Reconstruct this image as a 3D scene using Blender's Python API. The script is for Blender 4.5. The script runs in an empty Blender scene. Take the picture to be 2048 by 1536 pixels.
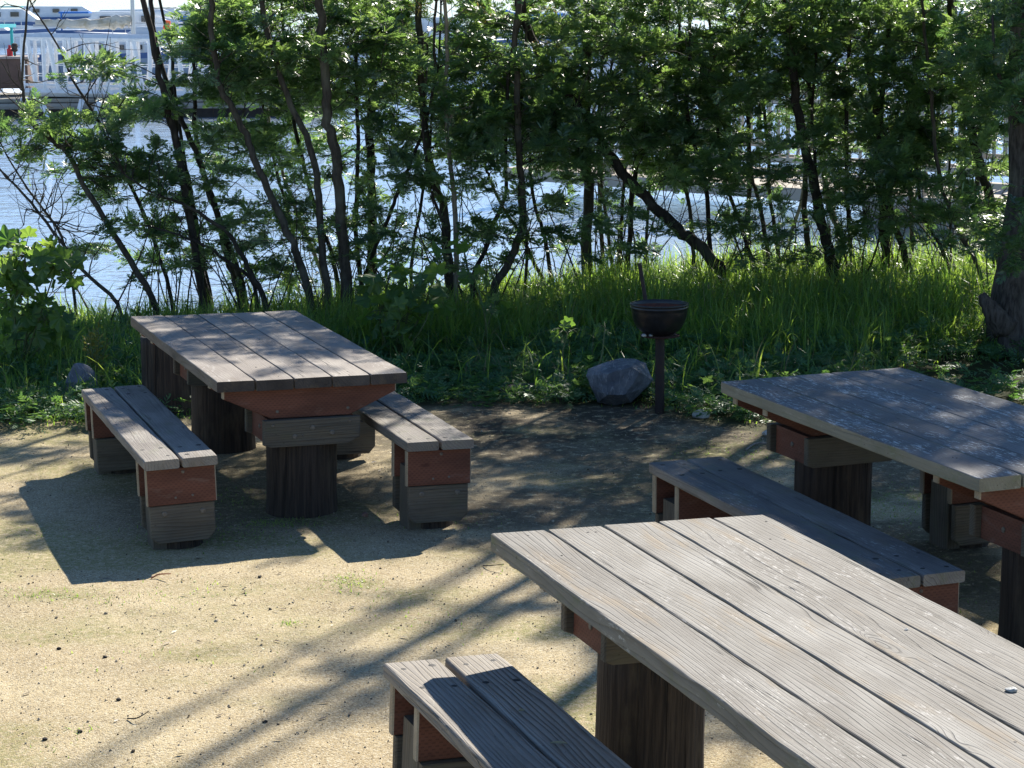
import bpy, bmesh, math, random
import numpy as np
from mathutils import Matrix, Vector

rng = np.random.default_rng(11)
random.seed(11)
scene = bpy.context.scene
COL = scene.collection

# ------------------------------------------------------------------ camera
CAM_H, PITCH, FPX, ROLL = 2.5433, 0.1732, 0.9751 * 4557, -0.0055
cp, sp = math.cos(PITCH), math.sin(PITCH)
FWD = np.array([0, cp, -sp]); UP0 = np.array([0, sp, cp]); R0 = np.array([1.0, 0, 0])
cr, sr = math.cos(ROLL), math.sin(ROLL)
RIGHT = cr * R0 + sr * UP0
DOWN = sr * R0 - cr * UP0
CAMP = np.array([0, 0, CAM_H])

def at(px, py, y):
    """world point seen at photo pixel (2048 wide) at depth y"""
    d = FWD * FPX + RIGHT * (px - 1024) + DOWN * (py - 768)
    return CAMP + d * (y / d[1])

def on_plane(px, py, z):
    d = FWD * FPX + RIGHT * (px - 1024) + DOWN * (py - 768)
    return CAMP + d * ((z - CAM_H) / d[2])

SUN = np.array([0.5766, 1.2493, 1.0])          # towards the sun, per metre of height

# ------------------------------------------------------------------ mesh helpers
class MB:
    """collects geometry (numpy) and links it as one mesh object"""
    def __init__(s):
        s.V, s.F4, s.F3, s.NG, s.M4, s.M3, s.MN, s.A, s.n = [], [], [], [], [], [], [], [], 0
    def add(s, V, F4=None, F3=None, NG=None, mat=0, attr=None):
        V = np.asarray(V, float).reshape(-1, 3)
        if F4 is not None and len(F4):
            F4 = np.asarray(F4, np.int64).reshape(-1, 4) + s.n; s.F4.append(F4); s.M4.append(np.full(len(F4), mat))
        if F3 is not None and len(F3):
            F3 = np.asarray(F3, np.int64).reshape(-1, 3) + s.n; s.F3.append(F3); s.M3.append(np.full(len(F3), mat))
        if NG is not None:
            for f in NG: s.NG.append([i + s.n for i in f]); s.MN.append(mat)
        s.V.append(V)
        if attr is None: attr = V.copy()
        attr = np.asarray(attr, float)
        if attr.ndim == 1: attr = np.tile(attr, (len(V), 1))
        s.A.append(attr)
        s.n += len(V)
    def build(s, name, mats, parent=None, origin=None, smooth=False, loc=None):
        V = np.concatenate(s.V) if s.V else np.zeros((0, 3))
        A = np.concatenate(s.A) if s.A else np.zeros((0, 3))
        if origin is not None: V = V - np.asarray(origin)
        F4 = np.concatenate(s.F4) if s.F4 else np.zeros((0, 4), np.int64)
        F3 = np.concatenate(s.F3) if s.F3 else np.zeros((0, 3), np.int64)
        me = bpy.data.meshes.new(name)
        nl = F4.size + F3.size + sum(len(f) for f in s.NG)
        npoly = len(F4) + len(F3) + len(s.NG)
        me.vertices.add(len(V)); me.vertices.foreach_set('co', V.astype(np.float32).ravel())
        me.loops.add(nl); me.polygons.add(npoly)
        li = np.concatenate([F4.ravel(), F3.ravel()] + [np.array(f) for f in s.NG]) if nl else np.zeros(0)
        me.loops.foreach_set('vertex_index', li.astype(np.int32))
        tot = np.concatenate([np.full(len(F4), 4), np.full(len(F3), 3), np.array([len(f) for f in s.NG], int)]).astype(np.int32)
        st = np.concatenate([[0], np.cumsum(tot)[:-1]]).astype(np.int32)
        me.polygons.foreach_set('loop_start', st)
        mi = np.concatenate(s.M4 + s.M3 + [np.array(s.MN, int)]).astype(np.int32)
        me.polygons.foreach_set('material_index', mi)
        me.polygons.foreach_set('use_smooth', np.full(npoly, smooth))
        at_ = me.attributes.new('gr', 'FLOAT_VECTOR', 'POINT')
        at_.data.foreach_set('vector', A.astype(np.float32).ravel())
        if not isinstance(mats, (list, tuple)): mats = [mats]
        for m in mats: me.materials.append(m)
        me.update(calc_edges=True); me.validate()
        o = bpy.data.objects.new(name, me); COL.objects.link(o)
        if parent is not None: o.parent = parent
        if loc is not None: o.location = loc
        return o

def tag(o, label=None, cat=None, group=None, kind=None):
    if label: o['label'] = label
    if cat: o['category'] = cat
    if group: o['group'] = group
    if kind: o['kind'] = kind
    return o

def empty(name, loc, mat=None):
    o = bpy.data.objects.new(name, None); COL.objects.link(o)
    o.empty_display_size = 0.2
    if mat is not None: o.matrix_world = mat
    else: o.location = loc
    return o

def tube(P, R, sides=8, seed=0, rough=0.0, cap=True):
    """swept tube through points P with radii R"""
    P = np.asarray(P, float); R = np.asarray(R, float) * np.ones(len(P)); n = len(P)
    T = np.gradient(P, axis=0); T /= np.linalg.norm(T, axis=1)[:, None] + 1e-9
    ref = np.array([1.0, 0, 0]) if abs(T[0][0]) < .8 else np.array([0, 1.0, 0])
    N = np.zeros((n, 3)); v = ref - T[0] * (ref @ T[0]); N[0] = v / np.linalg.norm(v)
    for i in range(1, n):
        v = N[i - 1] - T[i] * (N[i - 1] @ T[i]); N[i] = v / (np.linalg.norm(v) + 1e-9)
    B = np.cross(T, N)
    a = np.arange(sides) * 2 * np.pi / sides
    rr = R[:, None] * np.ones((1, sides))
    if rough:
        r2 = np.random.default_rng(seed)
        rr = rr * (1 + rough * (r2.random((1, sides)) - .5) + rough * .8 * (r2.random((n, sides)) - .5))
    V = P[:, None, :] + rr[..., None] * (np.cos(a)[None, :, None] * N[:, None, :] + np.sin(a)[None, :, None] * B[:, None, :])
    V = V.reshape(-1, 3)
    i = np.arange(n - 1)[:, None] * sides; j = np.arange(sides)[None, :]; j2 = (j + 1) % sides
    F = np.stack([i + j, i + j2, i + sides + j2, i + sides + j], -1).reshape(-1, 4)
    NG = [list(range(sides))[::-1], list(range((n - 1) * sides, n * sides))] if cap else None
    return V, F, NG

def smooth_path(P, n):
    """Catmull-Rom resample"""
    P = np.asarray(P, float)
    if len(P) < 3:
        t = np.linspace(0, 1, n)[:, None]; return P[0] + (P[-1] - P[0]) * t
    Q = np.vstack([2 * P[0] - P[1], P, 2 * P[-1] - P[-2]])
    out = []
    for t in np.linspace(0, len(P) - 1 - 1e-6, n):
        k = int(t); u = t - k; a, b, c, d = Q[k], Q[k + 1], Q[k + 2], Q[k + 3]
        out.append(.5 * (2 * b + (c - a) * u + (2 * a - 5 * b + 4 * c - d) * u * u + (3 * b - 3 * c + d - a) * u ** 3))
    return np.array(out)

def vnoise(x, y, seed=0, octv=3):
    """cheap smooth 2-D value noise, 0..1"""
    x = np.asarray(x, float); y = np.asarray(y, float); out = 0; amp = 1; tot = 0
    for o in range(octv):
        X = x * 2 ** o + seed * 17.3; Y = y * 2 ** o + seed * 7.9
        xi, yi = np.floor(X), np.floor(Y); u, v = X - xi, Y - yi
        u, v = u * u * (3 - 2 * u), v * v * (3 - 2 * v)
        h = lambda a, b: np.modf(np.abs(np.sin(a * 127.1 + b * 311.7 + seed * 3.1) * 43758.5453))[0]
        val = (h(xi, yi) * (1 - u) + h(xi + 1, yi) * u) * (1 - v) + (h(xi, yi + 1) * (1 - u) + h(xi + 1, yi + 1) * u) * v
        out = out + amp * val; tot += amp; amp *= .5
    return out / tot

def sstep(a, b, x):
    t = np.clip((x - a) / (b - a), 0, 1); return t * t * (3 - 2 * t)

# ------------------------------------------------------------------ node material helper
class NM:
    def __init__(s, name):
        s.m = bpy.data.materials.new(name); s.m.use_nodes = True
        s.t = s.m.node_tree; s.t.nodes.clear()
        s.out = s.t.nodes.new('ShaderNodeOutputMaterial')
    def n(s, typ, **kw):
        nd = s.t.nodes.new(typ)
        for k, v in kw.items():
            if k.startswith('_'): setattr(nd, k[1:], v)
            else:
                key = k.replace('__', ' ')
                s.set(nd, key, v)
        return nd
    def set(s, nd, key, v):
        sock = nd.inputs[int(key[1:])] if (key[0] == 'i' and key[1:].isdigit()) else nd.inputs[key]
        if isinstance(v, bpy.types.NodeSocket): s.t.links.new(v, sock)
        elif isinstance(v, bpy.types.Node): s.t.links.new(v.outputs[0], sock)
        else:
            if isinstance(v, (tuple, list)) and len(v) == 3 and sock.type == 'RGBA': v = (*v, 1)
            sock.default_value = v
    def attr(s, name='gr'):
        return s.n('ShaderNodeAttribute', _attribute_name=name).outputs['Vector']
    def pos(s):
        return s.n('ShaderNodeNewGeometry').outputs['Position']
    def obj(s):
        return s.n('ShaderNodeTexCoord').outputs['Object']
    def scale(s, v, sc):
        return s.n('ShaderNodeVectorMath', _operation='MULTIPLY', i0=v, i1=sc).outputs[0]
    def noise(s, v, sc, detail=3, rough=.55, dist=0):
        return s.n('ShaderNodeTexNoise', Vector=v, Scale=sc, Detail=detail, Roughness=rough, Distortion=dist).outputs[0]
    def math(s, op, a, b=0.0, c=None, clamp=False):
        nd = s.n('ShaderNodeMath', _operation=op, _use_clamp=clamp, i0=a, i1=b)
        if c is not None: s.set(nd, 'i2', c)
        return nd.outputs[0]
    def ramp(s, f, stops):
        nd = s.n('ShaderNodeMapRange', Value=f); nd.inputs[1].default_value = stops[0]; nd.inputs[2].default_value = stops[1]
        nd.inputs[3].default_value = stops[2] if len(stops) > 2 else 0; nd.inputs[4].default_value = stops[3] if len(stops) > 3 else 1
        nd.interpolation_type = 'SMOOTHSTEP'
        return nd.outputs[0]
    def mix(s, f, a, b, mode='MIX'):
        nd = s.n('ShaderNodeMix', _data_type='RGBA', _blend_type=mode)
        s.set(nd, 'i0', f)
        for i, v in ((6, a), (7, b)):
            sock = nd.inputs[i]
            if isinstance(v, bpy.types.NodeSocket): s.t.links.new(v, sock)
            else: sock.default_value = (*v, 1) if len(v) == 3 else v
        return nd.outputs[2]
    def bump(s, h, strength=.4, dist=.01):
        return s.n('ShaderNodeBump', Height=h, Strength=strength, Distance=dist).outputs[0]
    def principled(s, col, rough=.8, normal=None, spec=.3, metal=0):
        p = s.n('ShaderNodeBsdfPrincipled')
        s.set(p, 'Base Color', col); s.set(p, 'Roughness', rough); s.set(p, 'Specular IOR Level', spec); s.set(p, 'Metallic', metal)
        if normal is not None: s.set(p, 'Normal', normal)
        return p
    def done(s, sh):
        s.t.links.new(sh.outputs[0], s.out.inputs[0]); return s.m

def sep(m, v):
    nd = m.n('ShaderNodeSeparateXYZ', i0=v); return nd.outputs

def wood_mat(name, light, dark, ring=.5, freq=60, fib=.35, lich=0.0, lich_col=(.5, .52, .5), green=0.0, bump=.5, stain=.3, crack=.6, stain_col=(.16, .12, .07), lt=(.56, .48), wav=9.0):
    m = NM(name); v = m.attr()
    x, y, z = sep(m, v)
    low = m.noise(m.scale(v, (.55, 5, 5)), 1.0, 2, .5)
    low2 = m.noise(m.scale(v, (1.6, 9, 9)), 1.0, 2, .5)
    c = m.math('MULTIPLY', y, freq); c = m.math('ADD', c, m.math('MULTIPLY', low, wav)); c = m.math('ADD', c, m.math('MULTIPLY', low2, 2.5))
    c = m.math('ADD', c, m.math('MULTIPLY', z, freq * .7))
    vor = m.n('ShaderNodeTexVoronoi', Vector=m.scale(v, (1.5, 5.5, 5.5)), Scale=1.0); kd = vor.outputs['Distance']
    kg = m.ramp(m.noise(m.scale(v, (.9, 3, 3)), 1.0, 1), (.56, .62))
    c = m.math('ADD', c, m.math('MULTIPLY', m.math('MULTIPLY', m.ramp(kd, (.0, .3, 1, 0)), kg), 5.0))
    saw = m.math('FRACT', c)
    line = m.ramp(saw, (.55, .95)); line = m.math('MULTIPLY', line, m.ramp(saw, (1.0, .93)))
    fibr = m.noise(m.scale(v, (5, 190, 190)), 1.0, 3, .6)
    blotch = m.noise(m.scale(v, (3, 8, 8)), 1.0, 4, .6)
    amt = m.noise(m.scale(v, (.9, 6, 6)), 1.3, 2, .5)
    base = m.mix(m.math('ADD', m.math('MULTIPLY', m.math('SUBTRACT', fibr, .5), fib * 2.2), m.ramp(blotch, (.25, .75)), clamp=True), dark, light)
    lt_ = tuple(min(1, c_ * 1.25) for c_ in light); dk = tuple(c_ * .55 for c_ in dark)
    base = m.mix(m.math('MULTIPLY', m.math('MULTIPLY', line, ring), m.ramp(amt, (.3, .6))), base, dk)
    base = m.mix(m.math('MULTIPLY', m.ramp(saw, (.0, .5, 1, 0)), ring * .35), base, lt_)
    # wide drying cracks
    cr_ = m.noise(m.scale(v, (.7, 38, 38)), 1.0, 1, .4)
    crk = m.math('MULTIPLY', m.ramp(m.math('ABSOLUTE', m.math('SUBTRACT', cr_, .5)), (.0, .012, 1, 0)), m.ramp(m.noise(m.scale(v, (1.1, 20, 20)), 1.0, 1), (.55, .62)))
    base = m.mix(m.math('MULTIPLY', crk, crack), base, (.02, .018, .015))
    base = m.mix(m.math('MULTIPLY', m.math('MULTIPLY', m.ramp(kd, (.05, .13, 1, 0)), kg), .75), base, tuple(c_ * .45 for c_ in dark))
    base = m.mix(m.math('MULTIPLY', m.ramp(m.noise(m.scale(v, (.05, .35, .35)), 1.0, 1), (.35, .65)), .45), base, tuple(c_ * .8 for c_ in dark))
    st = m.ramp(m.noise(m.scale(v, (1.4, 7, 7)), 1.7, 3, .6), (.53, .70))
    base = m.mix(m.math('MULTIPLY', st, stain), base, stain_col)
    if lich:
        li = m.math('MULTIPLY', m.ramp(m.noise(m.scale(v, (20, 85, 85)), 1.0, 5, .75), (lt[0], lt[0] + .05)), m.ramp(m.noise(m.scale(v, (2.2, 6, 6)), 1.0, 4, .65), (lt[1], lt[1] + .14)))
        base = m.mix(m.math('MULTIPLY', li, lich), base, lich_col)
    if green:
        g = m.ramp(m.noise(m.scale(v, (6, 10, 10)), 1.0, 4, .7), (.5, .75))
        base = m.mix(m.math('MULTIPLY', g, green), base, (.12, .15, .05))
    # specks / nail holes
    sp_ = m.ramp(m.noise(m.scale(v, (55, 110, 110)), 1.0, 2, .5), (.71, .75))
    base = m.mix(m.math('MULTIPLY', sp_, .6), base, (.03, .025, .02))
    h = m.math('ADD', m.math('MULTIPLY', fibr, .5), m.math('MULTIPLY', line, -1.0 * ring)); h = m.math('SUBTRACT', h, m.math('MULTIPLY', crk, 2.0))
    nrm = m.bump(h, bump, .004)
    return m.done(m.principled(base, .82, nrm, .25))

# table/bench woods
W3 = wood_mat('weathered_wood_pale', (.275, .262, .235), (.155, .14, .118), ring=.66, freq=54, wav=10, fib=.42, lich=.35, lich_col=(.62, .6, .57), bump=.8, stain=.5, stain_col=(.21, .155, .09))
W3E = wood_mat('weathered_wood_pale_edge', (.27, .26, .225), (.16, .15, .125), ring=.4, freq=62, fib=.4, lich=.7, lich_col=(.5, .5, .46), green=.55, bump=.7)
W2 = wood_mat('weathered_wood_lichen', (.22, .21, .2), (.12, .115, .112), ring=.35, freq=55, fib=.4, lich=.75, lich_col=(.5, .52, .5), green=.12, bump=.6, lt=(.53, .44))
W2B = wood_mat('bench_wood_mossy', (.2, .19, .17), (.11, .105, .1), ring=.4, freq=55, fib=.45, lich=.5, lich_col=(.42, .44, .42), green=.3, bump=.7)
W2E = wood_mat('weathered_wood_lichen_edge', (.33, .31, .24), (.2, .19, .14), ring=.25, freq=55, fib=.4, lich=.4, lich_col=(.45, .45, .38), green=.5, bump=.6)
W1 = wood_mat('weathered_wood_brown', (.33, .295, .255), (.21, .18, .155), ring=.3, freq=75, fib=.5, lich=.5, lich_col=(.55, .52, .48), bump=.6, stain=.25)
W1X = wood_mat('dark_end_grain', (.10, .085, .075), (.05, .042, .038), ring=.3, freq=60, fib=.5, bump=.6)
W1E = wood_mat('weathered_wood_brown_edge', (.23, .2, .165), (.12, .10, .08), ring=.35, freq=60, fib=.5, lich=.15, green=.2, bump=.6)
WB = wood_mat('bench_wood_grey', (.29, .265, .23), (.17, .15, .13), ring=.4, freq=60, fib=.5, lich=.35, lich_col=(.42, .42, .38), green=.3, bump=.7)
WB4 = wood_mat('bench_wood_pale', (.35, .32, .275), (.21, .185, .155), ring=.85, freq=48, fib=.45, lich=.2, bump=.9)
WGREY = wood_mat('clamp_wood', (.16, .14, .11), (.085, .075, .06), ring=.5, freq=70, fib=.5, green=.15, bump=.6)
WENDS = wood_mat('pale_end_grain', (.42, .36, .27), (.28, .23, .16), ring=.3, freq=90, fib=.4, bump=.5)

def red_mat():
    m = NM('red_stained_wood'); v = m.attr(); x, y, z = sep(m, v)
    fib = m.noise(m.scale(v, (6, 120, 120)), 1.0, 3, .6); bl = m.noise(m.scale(v, (3, 9, 9)), 1.0, 3)
    base = m.mix(m.ramp(bl, (.25, .75)), (.10, .043, .029), (.18, .074, .049))
    base = m.mix(m.math('MULTIPLY', m.ramp(fib, (.5, .75)), .4), base, (.07, .03, .022))
    # rows of treatment incisions
    row = m.math('MULTIPLY', y, 95.0)
    ri = m.math('FLOOR', row)
    dash = m.math('FRACT', m.math('ADD', m.math('MULTIPLY', x, 42.0), m.math('MULTIPLY', ri, .5)))
    inc = m.math('MULTIPLY', m.ramp(dash, (.45, .55)), m.ramp(m.math('ABSOLUTE', m.math('SUBTRACT', m.math('FRACT', row), .5)), (.18, .28, 1, 0)))
    base = m.mix(m.math('MULTIPLY', inc, .35), base, (.05, .02, .015))
    base = m.mix(m.math('MULTIPLY', m.ramp(m.noise(m.scale(v, (7, 22, 22)), 1.0, 4, .7), (.55, .7)), .45), base, (.19, .125, .10))
    kn = m.ramp(m.noise(m.scale(v, (9, 12, 12)), 1.0, 1), (.72, .78))
    base = m.mix(m.math('MULTIPLY', kn, .6), base, (.05, .02, .015))
    nrm = m.bump(m.math('SUBTRACT', m.math('MULTIPLY', fib, .5), m.math('MULTIPLY', inc, .6)), .4, .002)
    return m.done(m.principled(base, .75, nrm, .25))
WRED = red_mat()

def post_mat():
    m = NM('dark_log'); v = m.attr()
    st = m.noise(m.scale(v, (3, 60, 60)), 1.0, 4, .65); bl = m.noise(m.scale(v, (3, 9, 9)), 1.0, 4, .6)
    base = m.mix(m.ramp(st, (.35, .7)), (.022, .017, .015), (.06, .045, .035))
    base = m.mix(m.math('MULTIPLY', m.ramp(bl, (.55, .72)), .45), base, (.12, .095, .065))
    cr_ = m.ramp(m.noise(m.scale(v, (1.5, 34, 34)), 1.0, 2), (.30, .40, 1, 0))
    base = m.mix(m.math('MULTIPLY', cr_, .8), base, (.01, .008, .008))
    nrm = m.bump(m.math('SUBTRACT', st, cr_), .9, .012)
    return m.done(m.principled(base, .75, nrm, .3))
LOG = post_mat()

def simple_mat(name, col, rough=.6, spec=.4, metal=0, noise=0.0, nscale=30, col2=None, bump=0.0):
    m = NM(name); c = col; nrm = None
    if noise or bump:
        f = m.noise(m.obj(), nscale, 4, .6)
        c = m.mix(m.math('MULTIPLY', m.ramp(f, (.4, .7)), noise), col, col2 or tuple(x * .6 for x in col))
        if bump: nrm = m.bump(f, bump, .01)
    return m.done(m.principled(c, rough, nrm, spec, metal))

HOLE = simple_mat('bolt_recess', (.008, .007, .006), .7)
BOLT = simple_mat('galvanised_bolt', (.17, .155, .13), .6, .4, .3, .7, 60, (.09, .06, .045))

# ------------------------------------------------------------------ planks
def rounded_profile(w, t, r, k=3):
    pts = []
    for cx, cz, a0 in ((w / 2 - r, t / 2 - r, 0), (-w / 2 + r, t / 2 - r, 90), (-w / 2 + r, -t / 2 + r, 180), (w / 2 - r, -t / 2 + r, 270)):
        for i in range(k + 1):
            a = math.radians(a0 + 90 * i / k); pts.append((cx + r * math.cos(a), cz + r * math.sin(a)))
    return np.array(pts)

def plank(mb, c, length, width, thick, axis='y', r=.006, nseg=24, seed=0, wear=.0025, mats=(0, 1), taper=None, bow=0.0):
    """board centred at c running along y (or x); top faces mats[0], side and end faces mats[1]"""
    r2 = np.random.default_rng(seed + 1000)
    prof = rounded_profile(width, thick, r); k = len(prof)
    s = np.linspace(-length / 2, length / 2, nseg + 1)
    off = r2.random(3) * 40
    jit = (vnoise(s * 9, np.zeros_like(s), seed, 3) - .5) * 2 * wear; jit2 = (vnoise(s * 11, np.ones_like(s) * 5, seed + 1, 3) - .5) * 2 * wear
    V = np.zeros((nseg + 1, k, 3)); A = np.zeros_like(V)
    for i in range(nseg + 1):
        px = prof[:, 0].copy(); pz = prof[:, 1].copy()
        px = px + np.where(px > 0, jit[i], jit2[i])
        pz = pz + np.where(pz > 0, (vnoise(s[i] * 6 + 9, px * 20, seed + 2, 2) - .5) * wear * 1.2, 0)
        e = min(s[i] + length / 2, length / 2 - s[i])
        if e < .004: px *= (1 - .004 / max(width, .01)); pz *= (1 - .004 / thick * .8)
        endj = (vnoise(px * 45, np.full(k, seed * 1.0), seed + 3, 3) - .5) * wear * 2.4 if e < .004 else 0
        V[i, :, 0] = px; V[i, :, 1] = s[i] + endj; V[i, :, 2] = pz + bow * (1 - (2 * s[i] / length) ** 2)
        A[i, :, 0] = s[i]; A[i, :, 1] = px; A[i, :, 2] = pz
    V = V.reshape(-1, 3); A = A.reshape(-1, 3) + off
    if axis == 'x': V = np.stack([V[:, 1], -V[:, 0], V[:, 2]], -1)
    if axis == 'yv':   # standing board: width vertical, thickness along y, length along x
        V = np.stack([V[:, 1], V[:, 2], V[:, 0]], -1)
    V = V + np.asarray(c)
    i = np.arange(nseg)[:, None] * k; j = np.arange(k)[None, :]; j2 = (j + 1) % k
    F = np.stack([i + j, i + k + j, i + k + j2, i + j2], -1)
    top = (prof[:, 1] > thick / 2 - r * .6); top = top & np.roll(top, -1)
    Ft = F[:, top].reshape(-1, 4); Fs = F[:, ~top].reshape(-1, 4)
    n0 = mb.n
    NG = [list(range(k)), list(range(nseg * k, (nseg + 1) * k))[::-1]]
    mb.add(V, F4=Ft, mat=mats[0], attr=A)
    mb.n = n0; mb.F4.append(np.asarray(Fs, np.int64) + n0); mb.M4.append(np.full(len(Fs), mats[1]))
    for f in NG: mb.NG.append([q + n0 for q in f]); mb.MN.append(mats[-1])
    mb.n = n0 + len(V)
    return off

def prism(mb, poly, y0, y1, mat=0, seed=0, bev=.004, endmat=None):
    """board with outline poly in the x-z plane between y0 and y1, edges eased"""
    r2 = np.random.default_rng(seed + 77); off = r2.random(3) * 40
    poly = np.asarray(poly, float); c = poly.mean(0); n = len(poly)
    inn = poly + (c - poly) / (np.linalg.norm(c - poly, axis=1)[:, None]) * bev * 1.5
    rings = [(inn, y0), (poly, y0 + bev), (poly, y1 - bev), (inn, y1)]
    V = np.concatenate([np.stack([p[:, 0], np.full(n, y), p[:, 1]], -1) for p, y in rings])
    A = np.stack([V[:, 0], V[:, 2], V[:, 1]], -1) + off
    F = []
    for a in range(3):
        for i in range(n): F.append((a * n + i, a * n + (i + 1) % n, (a + 1) * n + (i + 1) % n, (a + 1) * n + i))
    F = np.array(F)
    if endmat is None:
        mb.add(V, F4=F, NG=[list(range(n))[::-1], list(range(3 * n, 4 * n))], mat=mat, attr=A)
    else:
        em = np.array([abs(poly[i][0] - poly[(i + 1) % n][0]) < .004 for i in range(n)] * 3)
        n0 = mb.n
        mb.add(V, F4=F[~em], NG=[list(range(n))[::-1], list(range(3 * n, 4 * n))], mat=mat, attr=A)
        mb.F4.append(F[em] + n0); mb.M4.append(np.full(em.sum(), endmat))

def disc(mb, c, r, axis='y', h=.006, sides=12, mat=0, sy=1.0):
    """low domed bolt head; axis = facing direction"""
    a = np.arange(sides) * 2 * np.pi / sides
    R_ = [(r, 0), (r * .96, h * .6), (r * .6, h)]
    V = []
    for rr, hh in R_:
        u, w = rr * np.cos(a), rr * np.sin(a) * sy
        if axis == 'y': V.append(np.stack([u, np.full(sides, -hh), w], -1))
        elif axis == 'z': V.append(np.stack([u, w, np.full(sides, hh)], -1))
        else: V.append(np.stack([np.full(sides, -hh), u, w], -1))
    V = np.concatenate(V) + np.asarray(c)
    F = [(k * sides + i, k * sides + (i + 1) % sides, (k + 1) * sides + (i + 1) % sides, (k + 1) * sides + i) for k in range(2) for i in range(sides)]
    mb.add(V, F4=F, NG=[list(range(2 * sides, 3 * sides))], mat=mat)

def log_mesh(mb, c, r, z0, z1, seed=0, sides=56, rings=14, mat=0):
    r2 = np.random.default_rng(seed + 5)
    a = np.arange(sides) * 2 * np.pi / sides
    groove = np.zeros(sides)
    for k in range(15):
        ga = r2.random() * 2 * np.pi; d = np.abs((a - ga + np.pi) % (2 * np.pi) - np.pi); groove -= r2.uniform(.01, .05) * np.exp(-(d / .07) ** 2)
    zz = np.linspace(z0, z1, rings); V = []; A = []
    off = r2.random(3) * 30
    for z in zz:
        rr = r * (1 + groove * (.7 + .6 * vnoise(a * 3, np.full(sides, z * 3), seed, 2)) + .05 * (vnoise(np.cos(a) * 2 + 5, np.sin(a) * 2 + z * 1.5 + 5, seed, 2) - .5) + .05 * math.exp(-max(0, z) / .05))
        V.append(np.stack([rr * np.cos(a), rr * np.sin(a), np.full(sides, z)], -1)); A.append(np.stack([np.full(sides, z), r * a, np.zeros(sides)], -1) + off)
    V.append(np.array([[0, 0, z1 + .004]])); A.append(np.array([[z1, 0, r]]) + off)
    V = np.concatenate(V) + np.asarray(c); A = np.concatenate(A)
    i = np.arange(rings - 1)[:, None] * sides; j = np.arange(sides)[None, :]; j2 = (j + 1) % sides
    F = np.stack([i + j, i + j2, i + sides + j2, i + sides + j], -1).reshape(-1, 4)
    b = (rings - 1) * sides
    mb.add(V, F4=F, F3=[(b + q, b + (q + 1) % sides, rings * sides) for q in range(sides)], mat=mat, attr=A)

def frame_matrix(x, y, a, ta, tb, L, W, z):
    """local frame: origin under the middle of the top, x across, y away from the camera, z up"""
    X = np.array([math.cos(a), math.sin(a), tb]); X /= np.linalg.norm(X)
    Y = np.array([-math.sin(a), math.cos(a), -ta]); Y -= X * (X @ Y); Y /= np.linalg.norm(Y); Z = np.cross(X, Y)
    c = np.array([x, y]) + np.array([math.sin(a), -math.cos(a)]) * L / 2 + np.array([math.cos(a), math.sin(a)]) * W / 2
    o = np.array([c[0], c[1], z]) - Z * z
    M = Matrix.Identity(4)
    for i in range(3):
        M[i][0], M[i][1], M[i][2], M[i][3] = X[i], Y[i], Z[i], o[i]
    return M

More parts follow.
